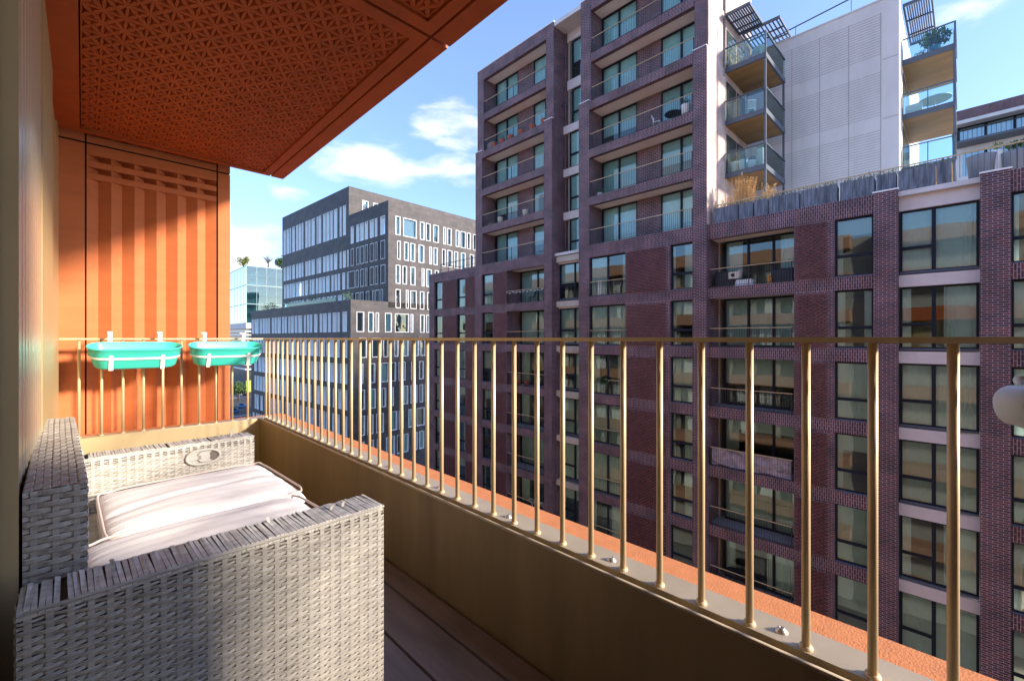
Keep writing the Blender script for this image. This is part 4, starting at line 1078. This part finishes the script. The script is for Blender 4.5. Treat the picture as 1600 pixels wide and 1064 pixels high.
def sheet(name, x0, x1, y0, y1, z, m, thick=None):
    b = MB()
    if thick: b.box(x0, x1, y0, y1, z - thick, z)
    else: b.quad([(x0, y0, z), (x1, y0, z), (x1, y1, z), (x0, y1, z)])
    return tag(b.build(name, m), kind='structure')
sheet('ground', -1500, 1500, -1500, 1500, GZ - .1, M['pave'])
sheet('road', 6, 18, -120, 700, GZ - .04, M['asphalt']); sheet('cross_street', 18, 400, 108, 196, GZ - .044, M['asphalt'])
sheet('pavement', 18.1, 23.7, -120, 106, GZ + .10, M['pave'], .2)
for i in range(4): sheet('road_marking', 11.9, 12.1, 20 + i * 12, 26 + i * 12, GZ - .034, M['white'])
sheet('crossing_marking', 30, 60, 151, 151.5, GZ - .038, M['white'])
def car(loc, rz, col, label):
    root = tag(empty('parked_car', loc, rz), label, 'car', 'cars in the street below')
    L, W = 4.3, 1.78
    prof = [(-L/2, .35), (-L/2, .72), (-L/2 + .15, .86), (-L/2 + .55, .92), (-L/2 + 1.05, 1.40), (.55, 1.42), (1.15, .96), (L/2 - .12, .80), (L/2, .62), (L/2, .32)]
    b = MB()
    for y, ins in ((-W/2, 0), (W/2, 0)):
        b.v += [(x, y * (1 if z < .95 else .82), z) for x, z in prof]
    n = len(prof)
    for i in range(n): b.f.append((i, (i + 1) % n, n + (i + 1) % n, n + i)); b.m.append(0)
    b.f.append(tuple(range(n))); b.f.append(tuple(reversed(range(n, 2 * n)))); b.m += [0, 0]
    o = b.build('body', mat('car_paint', col, .25, metal=.2, coat=1), root)
    b = MB()
    for s in (-1, 1): b.quad([(-1.35, s * .80, .96), (.95, s * .80, .96), (.50, s * .752, 1.34), (-1.0, s * .752, 1.34)])
    b.quad([(1.13, -.7, .99), (1.13, .7, .99), (.60, .66, 1.385), (.60, -.66, 1.385)]); b.quad([(-1.66, -.7, .96), (-1.66, .7, .96), (-1.16, .66, 1.36), (-1.16, -.66, 1.36)])
    b.build('windows', M['frame'], root)
    for x in (-1.35, 1.35):
        for s in (-1, 1):
            b = MB(); b.tube([(x, s * .72, .32), (x, s * .92, .32)], .32, 14); b.build('wheel', M['blackfab'], root)
for (px, py, az, col, lb) in ((367, 644, 70, (.03, .12, .35), 'blue parked car at the left of the gap below the planter'), (379, 636, 70, (.04, .16, .42), 'brighter blue car just behind the other blue car'),
                             (374, 618, 80, (.5, .5, .5), 'silver car in the far line of the street'), (381, 616, 80, (.04, .04, .05), 'black car in the far line of the street'), (387, 614, 80, (.25, .03, .03), 'dark red car in the far line of the street')):
    a = (px - 800) / 690; d = -GZ * 690 / (py - 529); s0, c0 = math.sin(R(YAW)), math.cos(R(YAW))
    car((d * (s0 + c0 * a), d * (c0 - s0 * a), GZ - .04), R(az), col, lb)
sg = tag(empty('green_banner_sign', (44.2, 186, GZ)), 'tall lime green banner standing by the far pavement', 'sign')
b = MB(); b.box(-.05, .05, -.05, .05, 0, 7.6); b.build('post', M['steel'], sg); b = MB(); b.box(-.8, .8, -.09, -.06, 3.2, 7.4); b.build('banner', mat('lime_banner', (.35, .65, .05), .6), sg)
for i, (x, y, lb) in enumerate(((41.5, 188, 'dark street tree left of the lime banner'), (49.5, 190, 'dark street tree right of the lime banner'))):
    tree('street_tree', lb, (x, y, GZ), 3.0, 6.0, 700, M['leaf'], .45, group='street trees at the far crossing')

# ================================================================== THINGS ON THE BALCONIES AND THE ROOF TERRACE OPPOSITE
rp_ = random.Random(77)
def pot(loc, r, h, m, label, plant=None, pr=.3, group=None, n=90, name='plant_pot', squash=(1, 1, 1), lm=None):
    root = tag(empty(name, loc), label, 'plant pot', group)
    b = MB(); b.lathe([(0, 0), (r * .78, 0), (r, h * .9), (r * 1.04, h), (r * .92, h), (r * .9, h * .9), (0, h * .88)], 20); b.build('pot', m, root, True)
    if plant:
        c = MB(); leafball(c, (0, 0, h + pr * .7), pr, n, pr * .22, 0, rp_, squash); c.build('foliage', lm or M['leaf'], root)
    return root
# terracotta pots on the upper balcony of the left tower
for i, (y, w) in enumerate(((28.0 - .7, 'leftmost'), (26.9 - .6, 'second from the left'), (25.3, 'third from the left'), (24.1, 'fourth from the left'), (22.9, 'fifth from the left'), (21.7, 'rightmost'))):
    pot((24.45, y, 15.52), .27, .62, M['terracotta'], f'terracotta pot, {w} of six on the left tower balcony', True, .25, 'terracotta pots on the left tower', 40)
b = MB(); b.box(-.28, .28, -.4, .4, .05, .8); b.bar((-.2, -.4, 0), (-.2, -.4, .1), .05); o = tag(b.build('storage_box', M['greypot']), 'dark storage box at the left end of the balcony with terracotta pots', 'box'); o.location = (24.6, 27.6, 15.52)
pot((24.4, 26.45, 9.24), .22, .62, M['cream'], 'cream tall pot left of the middle on the left tower balcony', None, group='cream pots on the left tower')
pot((24.4, 23.6, 9.24), .24, .62, M['cream'], 'cream tall pot right of the middle on the left tower balcony', None, group='cream pots on the left tower')
pot((24.4, 27.6, 9.24), .24, .32, mat('brown_pot', (.28, .16, .12), .7), 'low brown pot at the left end of the left tower balcony', None)
# round table group on the right tower
def round_table(loc, label, m, r=.45, h=.73):
    root = tag(empty('round_table', loc), label, 'table'); b = MB(); b.lathe([(0, h - .03), (r, h - .03), (r, h), (0, h)], 24); b.build('tabletop', m, root)
    b = MB(); b.tube([(0, 0, .03), (0, 0, h - .03)], .03, 8); b.lathe([(0, 0), (.24, 0), (.24, .025), (0, .04)], 18); b.build('pedestal', m, root); return root
def chair_(loc, rz, label, m, group=None, wire=False):
    root = tag(empty('balcony_chair', loc, rz), label, 'chair', group)
    b = MB(); b.box(-.22, .22, -.22, .22, .43, .46); b.build('seat', m, root)
    b = MB()
    for i in range(7): b.bar((-.2, -.2 + i * .066, .5), (-.28, -.2 + i * .066, .86), .018)
    b.bar((-.28, -.22, .87), (-.28, .22, .87), .03); b.build('backrest', m, root)
    for x in (-.2, .2):
        for y in (-.2, .2): c = MB(); c.bar((x, y, 0), (x * .9, y * .9, .43), .025); c.build('leg', m, root)
    return root
round_table((24.7, 11.9, 12.37), 'black round table behind the railing of the right tower', M['blackfab'], .5)
chair_((24.5, 12.8, 12.37), R(-80), 'white chair at the black round table on the right tower', M['white'])
pot((24.35, 11.0, 12.37), .26, .75, M['white'], 'tall white planter with a clipped green ball beside the round table', True, .26, n=160)
pot((24.3, 16.7, 9.24), .19, .26, M['white'], 'small white pot with a sprawling plant behind the lower right tower railing', True, .3, n=120, squash=(1, 1, .6))
# drying shirt and bag at the window below the tower
b = MB()
for i in range(14):
    a0, a1 = i / 14, (i + 1) / 14; f = lambda q: .05 * math.sin(q * 16)
    b.quad([(f(a0), -.24 + .48 * a0, .0), (f(a1), -.24 + .48 * a1, .0), (f(a1) * .5, -.18 + .36 * a1, 1.0), (f(a0) * .5, -.18 + .36 * a0, 1.0)])
b.quad([(0, .18, 1.0), (0, .36, .62), (0, .28, .56), (0, .16, .8)]); b.quad([(0, -.18, 1.0), (0, -.36, .62), (0, -.28, .56), (0, -.16, .8)])
o = tag(b.build('hanging_shirt', M['shirt']), 'pale shirt hanging behind the railing of the topmost wide window', 'shirt'); o.location = (24.02, 16.55, 2.78); sm = o.modifiers.new('t', 'SOLIDIFY'); sm.thickness = .01
# leafy garland
b = MB(); leafball(b, (0, 0, 0), .42, 130, .09, 0, rp_, (.25, 1.2, .6)); o = tag(b.build('leaf_garland', M['leaf']), 'dark leafy garland wound on the top rail of a wide window', 'garland'); o.location = (23.8, 16.2, -2.66)
# string of lights
lights = tag(empty('string_lights', (23.8, 23.2, 3.6)), 'string of small white bulbs draped along a balcony rail', 'string lights')
b = MB(); c = MB(); pts = []
for i in range(31):
    y = 1.85 - i * .125; z = .06 - .10 * abs(math.sin(i * .62)) + (.10 if i in (7, 22) else 0); pts.append((0, y, z))
    if i % 3 != 1:
        c.lathe([(0, -.05), (.035, -.02), (.04, .0), (.03, .03), (0, .045)], 8, (0, y, z - .05))
b.tube(pts, .007, 5); b.build('wire', M['rail_dark'], lights); c.build('bulbs', M['white'], lights, True)
chair_((24.5, 23.0, 2.70), R(150), 'dark chair behind the rail with string lights', M['blackfab'])
# first balcony of the right-hand block
def covered(loc, dims, label, name, cat):
    b = MB(); X, Y, Z = dims; n = 12; m = 7
    for j in range(m + 1):
        t = j / m; s = 1 - .16 * t ** 3
        for i in range(4 * n):
            a = 2 * math.pi * i / (4 * n); e = .35; px = math.copysign(abs(math.cos(a)) ** e, math.cos(a)); py = math.copysign(abs(math.sin(a)) ** e, math.sin(a))
            w = 1 + .05 * noise.noise(Vector((px * 3, py * 3 + X, t * 4)))
            b.v.append((px * X / 2 * s * w, py * Y / 2 * s * w, Z * t))
    for j in range(m):
        for i in range(4 * n): q = 4 * n; b.f.append((j * q + i, j * q + (i + 1) % q, (j + 1) * q + (i + 1) % q, (j + 1) * q + i)); b.m.append(0)
    b.f.append(tuple(m * 4 * n + i for i in range(4 * n))); b.m.append(0)
    o = tag(b.build(name, M['blackfab'], None, True), label, cat); o.location = loc; return o
covered((24.7, 9.0, 2.70), (.6, 1.1, .85), 'black covered barbecue at the left end of the topmost right-hand balcony', 'covered_barbecue', 'barbecue')
covered((24.75, 6.25, 2.70), (.65, 1.1, .72), 'black covered bench at the right end of the topmost right-hand balcony', 'covered_bench', 'bench')
st = tag(empty('portable_grill', (24.5, 8.45, 2.70)), 'cream boxy grill with a dark round hole, on a thin stand', 'grill')
b = MB(); b.box(-.2, .2, -.24, .24, .42, .78); b.box(-.16, .16, -.30, -.24, .5, .86); b.build('body', M['cream'], st)
b = MB(); b.tube([(-.215, .03, .60), (-.195, .03, .60)], .10, 16); b.build('opening', M['blackfab'], st); b = MB(); b.bar((0, 0, 0), (0, 0, .42), .04); b.bar((0, -.25, .01), (0, .25, .01), .04); b.build('stand', M['steel'], st)
b = MB(); b.box(-.2, .2, -.42, .42, 0, .13); b.box(-.18, .18, -.40, .40, .135, .25); b.box(-.19, .19, -.38, .38, .255, .33)
o = tag(b.build('stacked_trays', M['white']), 'stack of white trays on the topmost right-hand balcony floor', 'trays'); o.location = (24.5, 7.95, 2.70)
lt = tag(empty('amber_lantern', (24.4, 6.8, 2.70)), 'amber lantern standing left of the black covered bench', 'lantern'); b = MB(); b.lathe([(0, 0), (.11, 0), (.11, .3), (.07, .36), (.07, .42), (0, .42)], 14); b.build('body', M['amber'], lt); b = MB(); b.tube([(0, -.09, .36), (0, -.07, .52), (0, .07, .52), (0, .09, .36)], .008, 5); b.build('handle', M['blackfab'], lt)
# tarpaulin inside the railing, fourth balcony down
b = MB(); n, m = 60, 12
for j in range(m + 1):
    for i in range(n + 1):
        u, v = i / n, j / m; sag = .10 * math.sin(u * math.pi * 1.4) * (1 - v); y = 9.48 - u * 3.7; z = .90 * v + sag * (0 if j else .4)
        x = .09 * noise.noise(Vector((u * 5 + v * 4, v * 3, 0))) + .06 * noise.noise(Vector((u * 9 + v * 14, v * 5 - u * 12, 4)))
        b.v.append((x, y - 7.6, z))
for j in range(m):
    for i in range(n): q = n + 1; b.f.append((j * q + i, j * q + i + 1, (j + 1) * q + i + 1, (j + 1) * q + i)); b.m.append(0)
o = tag(b.build('tarpaulin', M['tarp'], None, True), 'wrinkled silvery tarpaulin tied inside a balcony railing', 'tarpaulin'); o.location = (24.12, 7.6, -6.70)
round_table((24.75, 8.6, -13.05), 'dark round table low on a shaded right-hand balcony', M['blackfab'], .45)
b = MB(); b.lathe([(0, 0), (.06, 0), (.06, .2), (.025, .28), (.025, .33), (0, .33)], 12); o = tag(b.build('bottle', M['white'], None, True), 'small white bottle near the right end of a low balcony', 'bottle'); o.location = (24.45, 6.5, -12.6)
o.location = (24.4, 6.4, -13.05)
rk = tag(empty('drying_rack', (24.4, 22.3, -13.05)), 'white folding drying rack on a low balcony of the left tower', 'rack'); b = MB()
for i in range(3):
    y = -.9 + i * .6; b.bar((0, y, 0), (0, y + .6, .9), .03); b.bar((0, y + .6, 0), (0, y, .9), .03)
b.build('frame', M['white'], rk); b = MB(); b.bar((0, -.9, .9), (0, .9, .9), .025); b.build('bar', M['white'], rk)
for i, (y, T) in enumerate(((24.3, -3.60), (23.4, -3.60))):
    pot((24.3, y, T), .2, .35, M['terracotta'], ('left' if i == 0 else 'right') + ' brown pot with dry stems on the left tower balcony just under our rail', True, .28, 'dry potted plants', 60, lm=M['straw'])
# glass balconies beside the grooved wall
for y, r, h, lb, p in ((9.2, .20, .62, 'white tapered pot with a round shrub, leftmost behind the lowest glass balustrade', .22), (8.75, .22, .60, 'white pot with a loose plant, second behind the lowest glass balustrade', .24), (8.25, .28, .42, 'wide white bowl pot, third behind the lowest glass balustrade', .2), (7.82, .2, .95, 'tall beige planter at the corner post behind the lowest glass balustrade', .22)):
    pot((26.62, y, 9.40), r, h, M['cream'] if 'beige' in lb else M['white'], lb, True, p, 'pots behind the lowest glass balustrade', 110)
chair_((27.0, 8.5, 12.42), R(40), 'white wire chair on the middle glass balcony', M['white'])
hc = tag(empty('egg_chair', (27.1, 9.05, 15.42), R(200)), 'round rimmed wicker chair on the top glass balcony', 'chair')
b = MB(); b.tube([(.0, .52 * math.cos(t), .85 + .62 * math.sin(t)) for t in [2 * math.pi * i / 28 for i in range(28)]], .03, 7, closed=True); b.build('rim', M['straw'], hc, True)
b = MB()
for i in range(9):
    t = math.pi * (i + .5) / 9; b.tube([(0, .5 * math.cos(t), .85 + .6 * math.sin(t)), (-.35, .2 * math.cos(t), .8), (0, .5 * math.cos(t), .85 - .6 * math.sin(t))], .012, 5)
b.build('basket', M['straw'], hc); b = MB(); b.lathe([(0, 0), (.35, 0), (.33, .04), (.04, .07), (.04, .25), (0, .25)], 18); b.build('base', M['steel'], hc)
round_table((27.2, 8.0, 15.42), 'white round table on the top glass balcony', M['white'], .45)
pot((33.0, 1.15, 15.32), .28, .42, mat('blue_pot', (.08, .25, .42), .4), 'blue pot with a bushy plant at the top right glass corner', True, .62, None, 330, squash=(1, 1, .8))
pot((33.0, 1.75, 15.32), .2, .18, M['greypot'], 'low bowl of greenery beside the blue pot', True, .25, None, 70, squash=(1, 1.3, .4))
round_table((33.4, 1.2, 12.32), 'pale round table on the middle right glass balcony', M['white'], .7)
b = MB(); b.box(-.3, .3, -.35, .35, 0, .55); o = tag(b.build('storage_chest', M['white']), 'white storage chest at the left end of the middle right glass balcony', 'box'); o.location = (33.0, 2.0, 12.32)
bev = o.modifiers.new('bevel', 'BEVEL'); bev.width = .02
# timber planters along the roof terrace
segs = [(9.44, 8.17, 'leftmost slate grey timber planter against the tower'), (8.13, 7.47, 'short planter second from the tower'), (7.42, 6.80, 'short planter third from the tower'), (6.75, 5.48, 'long planter below the corner post of the glass balconies'),
        (5.43, 4.02, 'long planter right of the corner post'), (3.92, 2.72, 'planter just left of the first brick pier'), (2.66, 2.02, 'short planter behind the first brick pier'), (1.96, .86, 'planter above the white lintel'), (.80, .40, 'narrow planter at the right end of the row')]
for i, (ya, yb, lb) in enumerate(segs):
    root = tag(empty('timber_planter', (24.45, (ya + yb) / 2, 6.06)), lb, 'planter', 'timber planters along the roof terrace edge'); w = ya - yb; hh = .86 + rp_.uniform(-.008, .008)
    b = MB(); nb = max(2, int(w / .14))
    for q in range(nb):
        y0 = -w / 2 + w * q / nb; b.box(-.28 - rp_.uniform(0, .006), -.25, y0 + .004, y0 + w / nb - .004, .02, hh - rp_.uniform(0, .003))
    b.box(-.25, .28, -w / 2, w / 2, 0, hh - .04); b.build('box', M['planterwood'], root)
    c = MB(); y = -w / 2 + .08
    while y < w / 2 - .05:
        leafball(c, (rp_.uniform(-.15, .1), y, hh + .05), rp_.uniform(.10, .22), 26, .045, 0, rp_); y += .16
    c.build('plants', M['leaf_y'] if i % 2 == 0 else M['leaf'], root)
def grass(loc, label, n, h, sp):
    root = tag(empty('feather_grass', loc), label, 'ornamental grass', 'dry feather grasses on the roof terrace'); b = MB(); p = MB()
    for i in range(n):
        a = rp_.uniform(0, 6.28); r = rp_.uniform(0, sp); hh = h * rp_.uniform(.5, 1); lx, ly = math.cos(a) * r, math.sin(a) * r
        t = Vector((lx * 2.2, ly * 2.2, hh)); q = Vector((lx, ly, 0)); mid = (q + t) / 2 + Vector((0, 0, hh * .12))
        b.quad([q + Vector((0, -.008, 0)), q + Vector((0, .008, 0)), mid + Vector((0, .006, 0)), mid + Vector((0, -.006, 0))]); b.quad([mid + Vector((0, -.006, 0)), mid + Vector((0, .006, 0)), t + Vector((0, .003, 0)), t + Vector((0, -.003, 0))])
        if i % 3 == 0: leafball(p, t, .09, 16, .035, 0, rp_, (.5, .5, 2.2))
        elif i % 3 == 1: leafball(p, mid, .07, 5, .03, 0, rp_, (.5, .5, 2))
    b.build('stems', M['straw'], root); p.build('plumes', M['straw'], root); return root
grass((25.3, 9.0, 6.7), 'low rusty dry grass beside the tower wall on the roof terrace', 90, 1.0, .22)
grass((25.2, 8.45, 6.7), 'tall golden feather grass clump nearest the tower', 150, 1.9, .25)
grass((25.2, 7.9, 6.7), 'second tall golden feather grass clump under the lowest glass balcony', 110, 1.7, .18)
grass((25.2, 7.1, 6.7), 'shorter golden feather grass by the balcony post', 80, 1.2, .2)
pot((25.5, -.42, 6.06), .42, 1.15, M['greypot'], 'big dark grey angular pot left of the white pot on the terrace', None, group='terrace pots at the right')
pot((25.6, -.80, 6.06), .25, 1.25, M['white'], 'white pot with yellow-green leaves on the right of the terrace', True, .22, 'terrace pots at the right', 90, lm=M['leaf_y'])
pot((25.5, -1.35, 6.06), .42, 1.05, M['greypot'], 'dark grey pot with a low dark shrub on the right of the terrace', True, .35, 'terrace pots at the right', 160, squash=(1, 1, .45))
pot((25.5, -1.95, 6.06), .2, 1.15, M['cream'], 'small cream pot at the far right of the terrace', True, .2, 'terrace pots at the right', 60, lm=M['leaf_y'])
